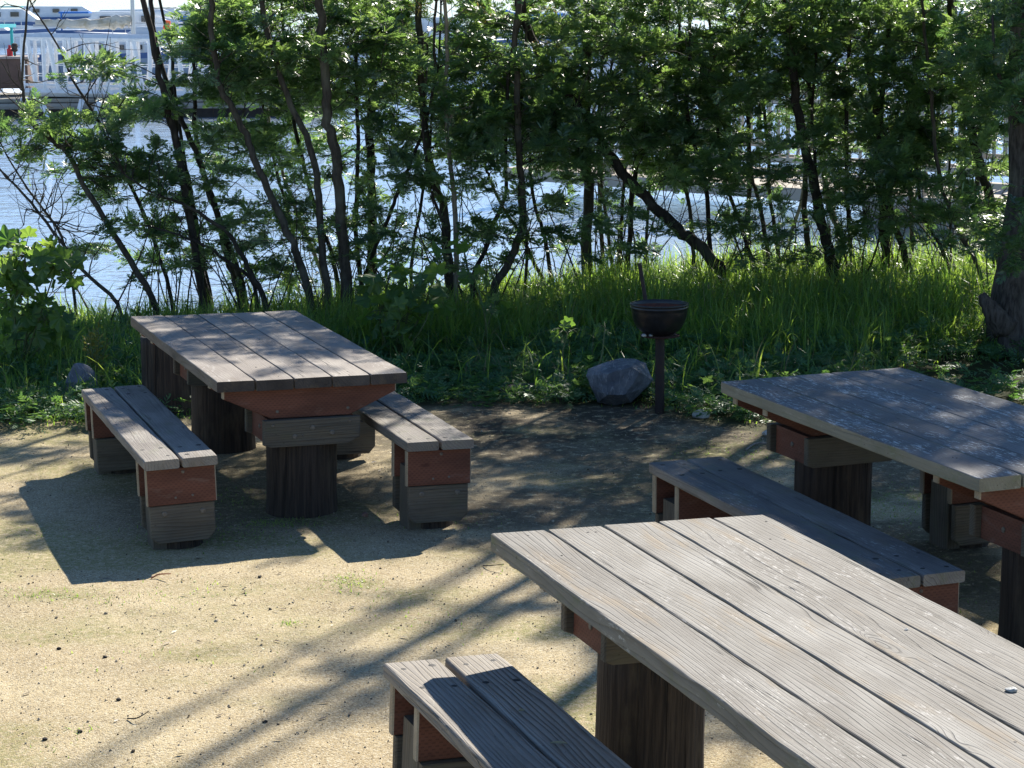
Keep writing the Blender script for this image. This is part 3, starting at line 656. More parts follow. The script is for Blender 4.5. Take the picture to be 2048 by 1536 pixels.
# ------------------------------------------------------------------ trees (trunks measured in the photo, planted in world space)
# (pixel path base->top, base width px, depth, bark, height reached above the frame, label)
TR = [
 ([(238, 612), (165, 540), (100, 455), (45, 385), (0, 340), (-60, 270)], 9, 16.2, 'M', 0, 'thin bare sapling leaning far left over the water beside the mallow shrub'),
 ([(150, 600), (125, 478), (95, 430), (50, 370), (0, 285), (-40, 200)], 7, 16.6, 'M', 0, 'bare whip-thin sapling at the far left edge, bent like its neighbour'),
 ([(308, 605), (253, 512), (215, 448), (171, 376), (140, 310), (100, 277), (60, 240), (47, 190), (46, 110), (58, -10)], 15, 16.4, 'M', 0, 'leaning leafless-topped tree with a curved grey trunk in front of the white gangway'),
 ([(345, 605), (300, 455), (255, 360), (239, 328), (198, 246), (174, 205), (143, 154), (118, 97), (70, 20), (40, -40)], 9, 16.8, 'D', 0, 'black forked bare stem crossing the middle of the white gangway'),
 ([(404, 600), (379, 434), (366, 359), (352, 284), (335, 219), (318, 154), (301, 68), (287, 0), (280, -60)], 16, 16.6, 'D', 1.2, 'tall dark straight trunk just right of the white gangway, first of three close stems'),
 ([(488, 585), (441, 444), (414, 369), (393, 308), (362, 239), (342, 191), (311, 82), (301, 0), (295, -60)], 13, 17.0, 'D', 1.0, 'dark trunk running close behind the tall straight stem by the gangway'),
 ([(420, 590), (392, 470), (366, 300), (350, 190), (343, 110), (335, 70), (318, 0), (305, -60)], 8, 17.5, 'D', .8, 'thinnest of the three close stems right of the gangway'),
 ([(618, 600), (595, 513), (574, 461), (547, 403), (516, 342), (499, 287), (472, 232), (441, 171), (428, 90), (420, 0), (415, -80)], 17, 16.4, 'M', 1.5, 'grey-green trunk leaning left, rising straight above the far edge of the brown-topped table'),
 ([(657, 600), (646, 513), (639, 410), (632, 342), (615, 280), (588, 222), (567, 171), (540, 85), (526, 20), (515, -80)], 16, 16.5, 'M', 1.5, 'gently curved trunk left of the thick mossy one behind the brown-topped table'),
 ([(692, 595), (687, 513), (677, 376), (670, 308), (655, 239), (653, 171), (646, 100), (640, 0), (636, -80)], 23, 16.6, 'M', 1.6, 'thick upright trunk above the right end of the brown-topped table'),
 ([(529, 600), (505, 553), (481, 506), (456, 467), (427, 445), (390, 421), (349, 401), (310, 387), (250, 350)], 12, 16.3, 'D', 0, 'low tree arching left in a long bow above the brown-topped table'),
 ([(514, 600), (500, 557), (451, 521), (420, 496), (385, 482), (344, 465), (290, 452)], 10, 16.5, 'D', 0, 'lowest bowed stem spreading left just over the grass, under the long arching tree'),
 ([(416, 600), (400, 525), (395, 470), (380, 380), (360, 300)], 14, 17.2, 'D', .3, 'short dark leafy trunk half hidden by feathery leaves left of the bowed stems'),
 ([(480, 595), (456, 521), (437, 435), (422, 399), (400, 320), (390, 250)], 13, 17.4, 'D', .3, 'dark trunk behind the two bowed stems'),
 ([(618, 595), (593, 496), (571, 404), (554, 350), (530, 230), (510, 130), (500, 20)], 8, 18.0, 'D', .6, 'slender dark stem just behind the grey-green leaning trunk'),
 ([(655, 595), (630, 509), (612, 465), (586, 406), (560, 330), (540, 250)], 9, 18.3, 'L', .2, 'pale sunlit slender stem leaning left between the two curved trunks'),
 ([(676, 590), (673, 553), (656, 487), (639, 448), (617, 362), (600, 300), (585, 230), (570, 120)], 10, 17.6, 'D', .5, 'dark stem crossing behind the gently curved trunk'),
 ([(726, 590), (713, 496), (713, 411), (715, 350), (717, 270), (712, 150), (716, 20)], 10, 17.2, 'D', 1.0, 'straight black stem right beside the thick upright trunk'),
 ([(747, 585), (744, 448), (742, 350), (740, 270), (745, 150), (750, -40)], 21, 17.6, 'D', 1.6, 'stout dark upright trunk behind the white-leaved mallow shrub'),
 ([(716, 595), (730, 553), (754, 487), (783, 423), (798, 379), (820, 330), (850, 250), (870, 160)], 9, 17.1, 'D', .5, 'slim stem leaning right across the stout dark trunk'),
 ([(822, 580), (824, 507), (837, 434), (849, 368), (858, 300), (868, 200)], 8, 17.5, 'D', .5, 'slim sinuous stem between the mallow shrub and the paired grey trunks'),
 ([(900, 580), (893, 495), (890, 437), (873, 373), (866, 349), (850, 270), (842, 150), (838, 0)], 20, 17.2, 'M', 1.6, 'stout left trunk of the pair rising from the middle of the bank'),
 ([(913, 580), (912, 471), (907, 385), (900, 324), (898, 305), (890, 200), (895, 80), (890, -60)], 11, 17.0, 'L', 1.2, 'lean pale-edged right trunk of the pair in the middle of the bank'),
 ([(905, 560), (895, 468), (881, 432), (863, 385), (859, 361), (845, 260)], 8, 17.0, 'D', .4, 'thin stem splitting left off the paired trunks'),
 ([(945, 560), (949, 544), (971, 495), (988, 446), (1008, 402), (1012, 373), (1012, 312), (1012, 230), (1020, 120)], 10, 17.2, 'D', .8, 'dark stem leaning right that crosses the bow-shaped trunk'),
 ([(993, 575), (1015, 532), (1034, 490), (1044, 451), (1044, 398), (1042, 361), (1036, 250), (1035, 170), (1030, 90), (1037, 0), (1040, -60)], 17, 16.9, 'M', 1.6, 'bow-shaped smooth trunk bending up from the grass in the centre'),
 ([(1051, 570), (1054, 483), (1051, 434), (1047, 373), (1040, 250), (1050, 120)], 7, 17.4, 'D', .5, 'wiry stem just right of the bow-shaped trunk'),
 ([(1086, 570), (1076, 539), (1054, 495), (1032, 454), (1007, 417), (980, 360)], 9, 18.2, 'D', .2, 'stem leaning left behind the bow-shaped trunk'),
 ([(1104, 565), (1100, 539), (1093, 490), (1081, 446), (1073, 427), (1060, 330), (1070, 220)], 9, 18.0, 'D', .5, 'thin dark stem midway between the bow-shaped trunk and the post-like trunk'),
 ([(1176, 560), (1176, 407), (1174, 300), (1172, 180), (1176, 40), (1174, -60)], 24, 17.9, 'M', 1.6, 'straight post-like trunk left of the kettle grill'),
 ([(1206, 555), (1205, 522), (1200, 405), (1196, 300), (1200, 180)], 10, 18.6, 'M', .6, 'slim trunk directly right of the post-like trunk'),
 ([(1226, 555), (1222, 515), (1213, 437), (1202, 350), (1210, 230)], 8, 18.2, 'M', .5, 'slim second stem right of the post-like trunk'),
 ([(1241, 550), (1242, 503), (1247, 385), (1255, 280), (1250, 160)], 8, 18.4, 'D', .6, 'dark stem standing directly behind the grill chimney rod'),
 ([(1255, 555), (1256, 512), (1264, 393), (1275, 290), (1272, 160), (1280, 20)], 12, 18.1, 'D', 1.0, 'darker broad stem just above the kettle grill'),
 ([(1290, 550), (1292, 503), (1296, 422), (1305, 300), (1300, 200)], 7, 18.5, 'D', .5, 'wiry stem right of the rod of the grill'),
 ([(1446, 548), (1433, 530), (1390, 486), (1348, 451), (1300, 403), (1242, 342), (1181, 249), (1133, 191), (1080, 110), (1050, 40)], 26, 17.4, 'D', .4, 'heavy black trunk leaning steeply left above the grill, almost fallen'),
 ([(1388, 545), (1386, 506), (1379, 410), (1365, 359), (1348, 284), (1352, 180), (1360, 60)], 9, 17.9, 'M', .8, 'slim trunk rising through the crook of the leaning black trunk'),
 ([(1423, 545), (1421, 506), (1413, 393), (1399, 335), (1386, 273), (1375, 219), (1380, 120)], 10, 17.8, 'D', .8, 'curving dark trunk just above the foot of the leaning black trunk'),
 ([(1512, 550), (1505, 520), (1485, 461), (1464, 403), (1454, 376), (1440, 290), (1430, 200)], 9, 17.7, 'D', .6, 'left-leaning thin stem, first right of the fallen-looking trunk'),
 ([(1494, 550), (1495, 500), (1498, 393), (1498, 267), (1492, 150), (1495, 20)], 12, 18.8, 'M', 1.0, 'upright grey trunk behind the first left-leaning thin stem'),
 ([(1540, 550), (1536, 513), (1526, 444), (1515, 386), (1505, 359), (1495, 250), (1500, 130)], 10, 18.0, 'M', .8, 'brown stem leaning left in front of open bright water'),
 ([(1560, 550), (1556, 520), (1550, 461), (1539, 393), (1535, 300), (1525, 190)], 9, 18.2, 'M', .6, 'knotty stem with a low side branch before open bright water'),
 ([(1570, 550), (1574, 520), (1584, 461), (1601, 410), (1615, 330)], 9, 19.4, 'L', .2, 'pale stem leaning right against the bright water'),
 ([(1664, 545), (1659, 513), (1642, 444), (1628, 359), (1608, 290), (1594, 205), (1584, 96), (1575, 0), (1570, -80)], 23, 17.4, 'D', 2.0, 'thick black trunk leaning left, tallest dark trunk right of the grill'),
 ([(1620, 545), (1618, 496), (1611, 427), (1611, 330), (1620, 220), (1612, 100)], 14, 18.0, 'M', 1.0, 'brown trunk at the left foot of the thick black trunk'),
 ([(1696, 545), (1690, 513), (1673, 451), (1656, 403), (1649, 342), (1642, 267), (1650, 150)], 15, 18.6, 'L', .8, 'pale lit trunk leaning left at the right foot of the thick black trunk'),
 ([(1705, 545), (1703, 509), (1697, 444), (1693, 342), (1693, 188), (1700, 50)], 10, 18.0, 'D', 1.2, 'straight thin trunk right of the pale lit one'),
 ([(1655, 540), (1650, 470), (1632, 342), (1625, 212), (1635, 90)], 8, 17.8, 'D', .8, 'thin stem tight behind the thick black trunk'),
 ([(1774, 550), (1772, 513), (1765, 444), (1768, 376), (1758, 260), (1744, 164), (1731, 0), (1726, -80)], 21, 17.8, 'D', 2.2, 'thick dark trunk directly above the lichen-spotted table'),
 ([(1818, 550), (1813, 516), (1792, 455), (1779, 410), (1760, 300), (1765, 180)], 16, 17.7, 'D', 1.0, 'dark trunk leaning left into its thicker neighbour above the lichen-spotted table'),
 ([(1823, 550), (1823, 434), (1820, 300), (1828, 160)], 10, 18.6, 'M', .8, 'grey stem in front of the concrete pier block'),
 ([(1903, 555), (1895, 526), (1871, 472), (1850, 444), (1840, 393), (1830, 300)], 9, 17.6, 'D', .4, 'thin stem leaning left across the concrete pier block'),
 ([(1966, 590), (1953, 523), (1922, 472), (1902, 427), (1881, 369), (1870, 280), (1860, 160)], 10, 16.9, 'M', .8, 'thin stem leaning left from beside the broken stub of the big trunk'),
 ([(1902, 550), (1902, 478), (1898, 359), (1905, 230)], 6, 18.2, 'D', .5, 'wiry stem in front of the right end of the pier'),
 ([(1930, 550), (1929, 496), (1922, 359), (1925, 230), (1915, 100)], 18, 19.0, 'L', 1.0, 'stout pale trunk nearest the pier railing'),
 ([(1964, 560), (1960, 506), (1953, 427), (1958, 300)], 13, 18.8, 'M', .8, 'pale brown trunk left of the big shaggy one'),
 ([(2003, 580), (1980, 403), (1953, 300), (1926, 188), (1908, 68), (1900, 0), (1896, -80)], 20, 17.7, 'D', 2.6, 'dark trunk leaning left next to the big shaggy one'),
]
class Tree: pass
trees = []
for k, (path, wpx, d, bk, ext, label) in enumerate(TR):
    t = Tree(); r2 = np.random.default_rng(300 + k)
    pts = []
    lean = r2.uniform(-.25, .25)
    for q, (px, py) in enumerate(path):
        pts.append(at(px, py, d + lean * q / max(1, len(path) - 1)))
    pts = np.array(pts)
    b = pts[0].copy(); b[2] = gz(b[0], b[1]) - .12
    if b[2] > pts[0][2] - .05: pts[0] = b
    else: pts = np.vstack([b, pts])
    t.frame_top = len(pts) - 1
    if ext > 0:                                    # upper trunk above the picture
        v = pts[-1] - pts[-2]; v /= np.linalg.norm(v)
        for s in range(3):
            v = v * .75 + np.array([r2.normal() * .1, r2.normal() * .12, .5]); v /= np.linalg.norm(v)
            pts = np.vstack([pts, pts[-1] + v * ext * .55])
    n = max(10, int(len(pts) * 3.5)); P = smooth_path(pts, n)
    r0 = wpx / 2 * d / FPX
    s = np.linspace(0, 1, n)
    endf = .5 if ext > 0 else .28
    R = r0 * (1 - (1 - endf) * s ** 1.1) * (1 + .35 * np.exp(-s * n / 1.2))
    P[1:-1] += r2.normal(size=(n - 2, 3)) * r0 * .18
    t.P, t.R, t.d, t.label, t.bark, t.r0 = P, R, d, label, dict(M=BARK_M, D=BARK_D, L=BARK_L)[bk], r0
    t.tuft = []; t.limb, t.fr, t.k = [], [], k
    t.bare = k in (0, 1, 2, 3)
    trees.append(t)
# trees standing outside the frame on the right whose crowns shade the tables
for k, (x, y, h) in enumerate([(4.6, 15.6, 7.2), (5.3, 16.6, 7.8), (4.3, 17.2, 7.4), (6.0, 15.4, 7.0), (6.6, 17.0, 7.6), (5.0, 18.2, 7.2), (7.4, 16.2, 7.0), (4.2, 14.4, 6.2)]):
    t = Tree(); r2 = np.random.default_rng(700 + k); z0 = gz(x, y)
    pts = [np.array([x, y, z0 - .1])]
    for q in range(6): pts.append(pts[-1] + np.array([r2.normal() * .12, r2.normal() * .12, h / 6]))
    P = smooth_path(pts, 24); s = np.linspace(0, 1, 24); r0 = r2.uniform(.06, .1)
    t.P, t.R, t.d, t.bark, t.r0 = P, r0 * (1 - .75 * s), y, BARK_D, r0; t.tuft = []; t.limb, t.fr, t.k, t.bare = [], [], 100 + k, False
    t.label = ['tall slim acacia just past the right edge, nearest the big shaggy trunk', 'tall acacia past the right edge behind the nearest one', 'tall acacia past the right edge at the top of the bank', 'tall acacia past the right edge, second row',
               'tall acacia past the right edge, far corner of the bank', 'tall acacia past the right edge by the water', 'outermost tall acacia past the right edge', 'acacia past the right edge at the foot of the bank'][k]
    trees.append(t)

NT = sum(len(t.P) for t in trees); CAPN = NT + 12000
TX = np.full((CAPN, 3), 1e6); TI = np.zeros(CAPN, int); TR_ = np.zeros(CAPN); BAREMASK = np.zeros(CAPN)
TX[:NT] = np.concatenate([t.P for t in trees]); TI[:NT] = np.concatenate([np.full(len(t.P), i) for i, t in enumerate(trees)]); TR_[:NT] = np.concatenate([t.R for t in trees])
BAREMASK[:NT] = [trees[i].bare for i in TI[:NT]]
def add_node(p, ti, rad):
    global NT
    TX[NT], TI[NT], TR_[NT], BAREMASK[NT] = p, ti, rad, trees[ti].bare + .25; NT += 1

def hang(c, size, nf, r2, lo=False, maxd=2.2, reach=None):
    """hang a spray of fronds at c on the nearest trunk, joined by a limb"""
    dv = TX[:NT] - c
    cost = np.sqrt((dv[:, 0] ** 2 + dv[:, 1] ** 2) + (np.where(dv[:, 2] > -.05, dv[:, 2] * 2.2 + .15, -dv[:, 2] * .6)) ** 2) + BAREMASK[:NT] * .35
    q = int(np.argmin(cost))
    if cost[q] > maxd: return False
    t = trees[TI[q]]; a = TX[q].copy(); L_ = np.linalg.norm(c - a)
    out = (c - a) / (L_ + 1e-6)
    mid = (a + c) / 2 + np.array([0, 0, .12 * L_]) + r2.normal(size=3) * .06 * L_
    if L_ > .08:
        P = smooth_path([a, mid, c], 6); rb = min(TR_[q] * .6, .003 + .0045 * L_)
        t.limb.append((P, np.linspace(rb, .0025, 6)))
        if L_ > .25: add_node(P[3], TI[q], rb * .7)
    dirn = out * [1, 1, .3] + r2.normal(size=3) * [.6, .6, .15]; dirn /= np.linalg.norm(dirn) + 1e-6
    tl = size * r2.uniform(1.6, 2.6)
    tip = c + dirn * tl
    t.limb.append((np.array([c, (c + tip) / 2 + [0, 0, .01], tip + [0, 0, -.04]]), np.array([.003, .002, .0012])))
    if not lo and r2.random() < .5:
        nt = int(r2.integers(7, 15)); u = r2.random(nt)[:, None]
        t.tuft.append((c + (tip - c) * (.6 + .45 * u), dirn * .5 + r2.normal(size=(nt, 3)) * [.6, .6, .35] + [0, 0, .55], r2.uniform(.05, .095, nt)))
    t.fr.append((spray_fronds(c, tip, nf, size, r2), lo)); add_node(tip, TI[q], .0035)
    return True

r2 = np.random.default_rng(5)
# foliage seen inside the frame: (cx, cy, rx, ry, sprays, depth lo, depth hi)
CL = [
 (215, 140, 45, 22, 7, 16.2, 16.8), (130, 285, 90, 30, 16, 16.2, 16.8), (40, 262, 40, 25, 6, 16.2, 16.8), (240, 320, 80, 26, 14, 16.2, 17), (280, 225, 50, 25, 6, 16.4, 17.2),
 (345, 200, 50, 25, 5, 16.5, 17.2), (300, 350, 90, 30, 18, 16.3, 17), (340, 430, 100, 45, 26, 16.3, 17.2), (190, 490, 50, 18, 7, 16.3, 16.8), (420, 500, 90, 40, 22, 16.4, 17.5), (250, 400, 60, 30, 8, 16.3, 17),
 (470, 300, 80, 60, 26, 16.5, 18), (560, 440, 70, 50, 16, 17, 18.5), (440, 100, 55, 110, 44, 16.4, 17.5), (470, 170, 60, 50, 18, 16.5, 18), (350, 520, 70, 40, 10, 16.6, 17.4), (640, 300, 90, 60, 14, 17.4, 19), (545, 540, 60, 30, 10, 17, 18),
 (600, 60, 220, 110, 120, 16.4, 19), (700, 160, 120, 90, 56, 16.6, 19), (560, 190, 90, 80, 22, 17, 19.5), (780, 330, 90, 80, 26, 17, 19.5), (800, 470, 90, 60, 14, 17.8, 19.5),
 (860, 60, 170, 90, 60, 16.8, 19.5), (960, 200, 180, 90, 86, 16.6, 19), (1000, 270, 160, 60, 60, 16.6, 18.6), (900, 330, 120, 60, 24, 17.2, 19.5), (980, 430, 120, 70, 16, 18, 20),
 (1120, 80, 180, 110, 90, 16.8, 19.5), (1150, 240, 160, 90, 76, 16.8, 18.8), (1130, 370, 120, 60, 26, 17.2, 19), (1240, 440, 80, 60, 10, 18.2, 20),
 (1330, 80, 180, 110, 90, 16.8, 19.5), (1300, 260, 120, 90, 30, 17.2, 19.5), (1400, 300, 120, 70, 46, 17, 19), (1440, 180, 120, 60, 40, 17.4, 19.5), (1330, 400, 120, 60, 16, 17.8, 20),
 (1540, 80, 180, 110, 84, 17, 19.5), (1500, 330, 120, 45, 30, 17.4, 19.5), (1450, 460, 80, 50, 10, 18.4, 20), (1570, 420, 70, 25, 5, 18, 19.5), (1620, 200, 120, 60, 20, 17.6, 19.5),
 (1730, 80, 180, 110, 90, 17, 19.5), (1760, 290, 140, 70, 56, 17, 19), (1720, 350, 90, 40, 20, 17.2, 19), (1800, 400, 130, 60, 34, 17.2, 19), (1700, 430, 60, 40, 6, 17.8, 19.5), (1860, 450, 80, 40, 10, 17.5, 19),
 (1900, 90, 160, 120, 90, 16.6, 19.5), (1900, 260, 140, 80, 44, 16.8, 19), (1930, 380, 100, 60, 26, 16.6, 18.5), (640, 430, 140, 70, 18, 17, 18.5), (700, 520, 100, 40, 9, 17.4, 18.5), (900, 490, 120, 50, 12, 17.6, 18.5), (1090, 480, 120, 50, 10, 17.8, 18.5), (1400, 470, 150, 50, 14, 17.8, 18.5), (1650, 470, 200, 45, 14, 17.6, 18.5), (480, 400, 120, 60, 16, 16.8, 18),
 (2000, 110, 60, 110, 30, 15.5, 16.8), (1975, 440, 40, 50, 12, 15.6, 16.4),
]
for cx, cy, rx, ry, ns, d0, d1 in CL:
    if cy >= 330 and cx > 380: d1 = min(d1, 17.3); d0 = min(d0, d1 - .8)
    for _ in range(int(ns * (1.55 if cy < 330 else .75))):
        a_ = r2.random() * 2 * np.pi; rr = math.sqrt(r2.random())
        px, py = cx + rx * rr * math.cos(a_), cy + ry * rr * math.sin(a_)
        c = at(px, py, r2.uniform(d0, min(d1, 18.5)))
        if c[2] < gz(c[0], c[1]) + .15: continue
        if c[1] < 17.7 and 1215 < px < 1450 and abs(py - (330 + (px - 1230) * 1.02)) < 75: continue      # the leaning trunk stays clear
        hang(c, r2.uniform(.078, .13), int(r2.integers(13, 23)), r2)

# crowns above the frame, hung where their shadow falls in the photo's shaded places
def in_poly(x, y, poly):
    n = len(poly); c = False; j = n - 1
    for i in range(n):
        if ((poly[i][1] > y) != (poly[j][1] > y)) and x < (poly[j][0] - poly[i][0]) * (y - poly[i][1]) / (poly[j][1] - poly[i][1] + 1e-9) + poly[i][0]: c = not c
        j = i
    return c
SHADE = [   # photo polygon, height of the surface, sprays per m2
 ([(690, 800), (1300, 800), (1450, 860), (1450, 920), (1290, 920), (1290, 1040), (980, 1050), (790, 1060), (950, 960), (940, 860), (840, 800)], 0, 34),
 ([(1300, 960), (1480, 900), (2048, 900), (2048, 1250), (1920, 1220), (1500, 1060), (1330, 1060)], 0, 34),
 ([(1438, 765), (1803, 735), (2048, 810), (2300, 930), (1960, 960)], .79, 46),
 ([(820, 1290), (1000, 1205), (1170, 1170), (1175, 1235), (1020, 1300), (900, 1345)], .03, 22),
 ([(1080, 1330), (1220, 1300), (1225, 1350), (1100, 1380)], .03, 10),
 ([(1297, 926), (1444, 911), (1931, 1140), (1800, 1170)], .45, 44),
 ([(340, 650), (560, 625), (640, 650), (680, 680), (590, 700), (440, 690)], .73, 60),
 ([(580, 640), (620, 655), (690, 690), (650, 670)], .73, 16),
 ([(745, 785), (790, 785), (850, 830), (800, 830)], .44, 14),
 ([(840, 700), (1280, 690), (1280, 800), (840, 790)], .1, 5),
 ([(1280, 660), (2048, 640), (2048, 740), (1440, 760), (1300, 820)], .15, 8),
 ([(0, 640), (270, 640), (170, 770), (170, 850), (0, 860)], .1, 3),
 ([(0, 860), (165, 860), (190, 940), (0, 960)], 0, 10),
 ([(380, 840), (480, 860), (560, 1030), (440, 1020), (420, 950)], 0, 70),
 ([(680, 930), (790, 960), (800, 1020), (735, 1050), (690, 1010)], 0, 70),
 ([(1560, 880), (2048, 800), (2048, 1000), (1700, 1000)], 0, 14),
]
n_up = 0
for poly, zs, dens in SHADE:
    W_ = [on_plane(px, py, zs)[:2] for px, py in poly]; W_ = np.array(W_)
    lo, hi = W_.min(0), W_.max(0); area = abs(np.sum(W_[:, 0] * np.roll(W_[:, 1], -1) - np.roll(W_[:, 0], -1) * W_[:, 1])) / 2
    want = int(area * dens); got = 0; tries = 0
    while got < want and tries < want * 30:
        tries += 1
        x, y = r2.uniform(lo[0], hi[0]), r2.uniform(lo[1], hi[1])
        if not in_poly(x, y, W_): continue
        if vnoise(x * 2.1, y * 2.1, 21, 2) < (.26 if zs > .4 or dens > 60 else .41): continue          # gaps that let dapples of sun through
        dy = r2.uniform(15.0, 17.3); h = (dy - y) / SUN[1]
        if h < 2.0 or h + zs > 8.0: continue
        c = np.array([x, y, zs]) + SUN * h
        if c[2] < 2.6: continue
        if hang(c, r2.uniform(.16, .24), int(r2.integers(8, 13)), r2, True, 2.6): got += 1; n_up += 1
print('upper sprays', n_up)

# unseen upright stems added on the leaning tree to streak the gravel with shadow
for t in trees:
    if t.label.startswith('dark trunk leaning left next'):
        j = int(np.argmin(np.abs(t.P[:, 2] - 2.7))); a = t.P[j]
        for off, rad, dy_ in ((.0, .08, 0), (.17, .055, .15), (-.34, .04, .1)):
            x0, y0 = 3.82 + off * .908 + .42 * dy_, 17.7 - off * .42 + .908 * dy_
            P = smooth_path([a, (x0 - .05, y0, 3.7), (x0, y0, 5.2), (x0 + .03, y0 + .05, 6.8), (x0 - .02, y0, 8.3), (x0, y0, 9.6)], 30)
            t.limb.append((P, np.linspace(rad, rad * .45, 30)))
            for q in range(9):
                k_ = int(r2.integers(14, 29)); v = r2.normal(size=3) * [.5, .5, .3] + [0, 0, .5]; t.limb.append((smooth_path([P[k_], P[k_] + v * .3, P[k_] + v * .6 + [0, 0, .1]], 6), np.linspace(.009, .003, 6)))
# thin suckers and twigs low down between the trunks
for t in trees[:58]:
    for _ in range(int(r2.integers(2, 5))):
        a = t.P[0] + np.array([r2.normal() * .12, r2.normal() * .12, .05]); v = np.array([r2.normal() * .28, r2.normal() * .3, 1.0]); L_ = r2.uniform(.5, 1.6); pts = [a]
        for s in range(5): v = v + r2.normal(size=3) * [.14, .14, .05]; v /= np.linalg.norm(v); pts.append(pts[-1] + v * L_ / 5)
        P = smooth_path(pts, 12); t.limb.append((P, np.linspace(r2.uniform(.005, .010), .002, 12)))
        for q in range(int(r2.integers(3, 8))):
            k_ = int(r2.integers(3, 12)); v = r2.normal(size=3) * [.8, .8, .4] + [0, 0, .3]; v /= np.linalg.norm(v); l_ = r2.uniform(.12, .4)
            t.limb.append((smooth_path([P[k_], P[k_] + v * l_ * .5, P[k_] + v * l_ + r2.normal(size=3) * .04], 5), np.linspace(.003, .001, 5)))
            if r2.random() < .2 and not t.bare: t.fr.append((spray_fronds(P[k_] + v * l_ * .5, P[k_] + v * l_ * 1.3, 9, .085, r2), False))
# bare twigs on the leafless trees at the left
for ti in (0, 1, 2, 3):
    t = trees[ti]
    for _ in range(26):
        q = int(r2.integers(len(t.P) // 4, len(t.P))); a = t.P[q]
        v = r2.normal(size=3) * [1, .6, .8] + [.1, 0, .5]; v /= np.linalg.norm(v); L_ = r2.uniform(.15, .6)
        pts = [a]
        for s in range(4): v = v + r2.normal(size=3) * .3; v /= np.linalg.norm(v); pts.append(pts[-1] + v * L_ / 4)
        pts = np.array(pts); t.limb.append((smooth_path(pts, 8), np.linspace(min(.006, t.R[q] * .6), .0016, 8)))
        for _b in range(2):
            s0 = int(r2.integers(1, 4)); v2 = v + r2.normal(size=3) * .8; v2 /= np.linalg.norm(v2)
            t.limb.append((smooth_path([pts[s0], pts[s0] + v2 * L_ * .25, pts[s0] + v2 * L_ * .5 + [0, 0, .03]], 5), np.linspace(.003, .0012, 5)))

for t in trees:
    base = t.P[0].copy(); base[2] += .12
    root = empty('acacia_tree', base)
    tag(root, t.label, 'tree', 'acacia trees along the bank')
    mb = MB(); V, F, NG = tube(t.P, t.R, 12, t.k, .12); mb.add(V, F4=F, NG=NG)
    for P, R in t.limb:
        V, F, NG = tube(P, R, 5 if R[0] > .004 else 4, 0, 0, False); mb.add(V, F4=F)
    mb.build('trunk', t.bark, root, origin=base, smooth=True)
    if t.fr:
        mb = MB(); rr = np.random.default_rng(900 + t.k)
        for lo in (False, True):
            fr = [f for f, l in t.fr if l == lo]
            if not fr: continue
            P = np.concatenate([f[0] for f in fr]); D = np.concatenate([f[1] for f in fr]); S = np.concatenate([f[2] for f in fr])
            var = np.clip(np.repeat(rr.random(len(fr)), [len(f[0]) for f in fr]) * .6 + rr.random(len(P)) * .4, 0, 1)
            M = rot_to(D, rr.normal(size=len(P)) * .5)
            lib = FRONDS_LO if lo else FRONDS
            ch = rr.integers(0, len(lib), len(P))
            for q in range(len(lib)):
                m_ = ch == q; add_instances(mb, lib[q], P[m_], M[m_], S[m_], var[m_])
        if t.tuft:
            P = np.concatenate([f[0] for f in t.tuft]); D = np.concatenate([f[1] for f in t.tuft]); S = np.concatenate([f[2] for f in t.tuft])
            add_instances(mb, PHYL, P, rot_to(D, rr.normal(size=len(P)) * .8), S, rr.uniform(.55, 1.0, len(P)))
        mb.build('crown', ACACIA, root, origin=base)
    if t.label.startswith('bow-shaped'):
        rr = np.random.default_rng(3); P = np.concatenate([np.array([at(cx + rr.normal() * 16, cy + rr.normal() * 9, dd + rr.normal() * .05) for _ in range(70)]) for cx, cy, dd in ((848, 14, 16.9), (1085, 92, 16.9), (1108, 12, 17.0), (955, 25, 17.1))])
        mb = MB(); add_instances(mb, PHYL, P, rot_to(rr.normal(size=P.shape), rr.normal(size=len(P))), rr.uniform(.02, .04, len(P)), rr.random(len(P)))
        mb.build('blossom', leaf_mat('yellow_blossom', (.5, .33, .06), (.65, .45, .1), .3, (.6, .4, .08), (.75, .55, .15)), root, origin=base)

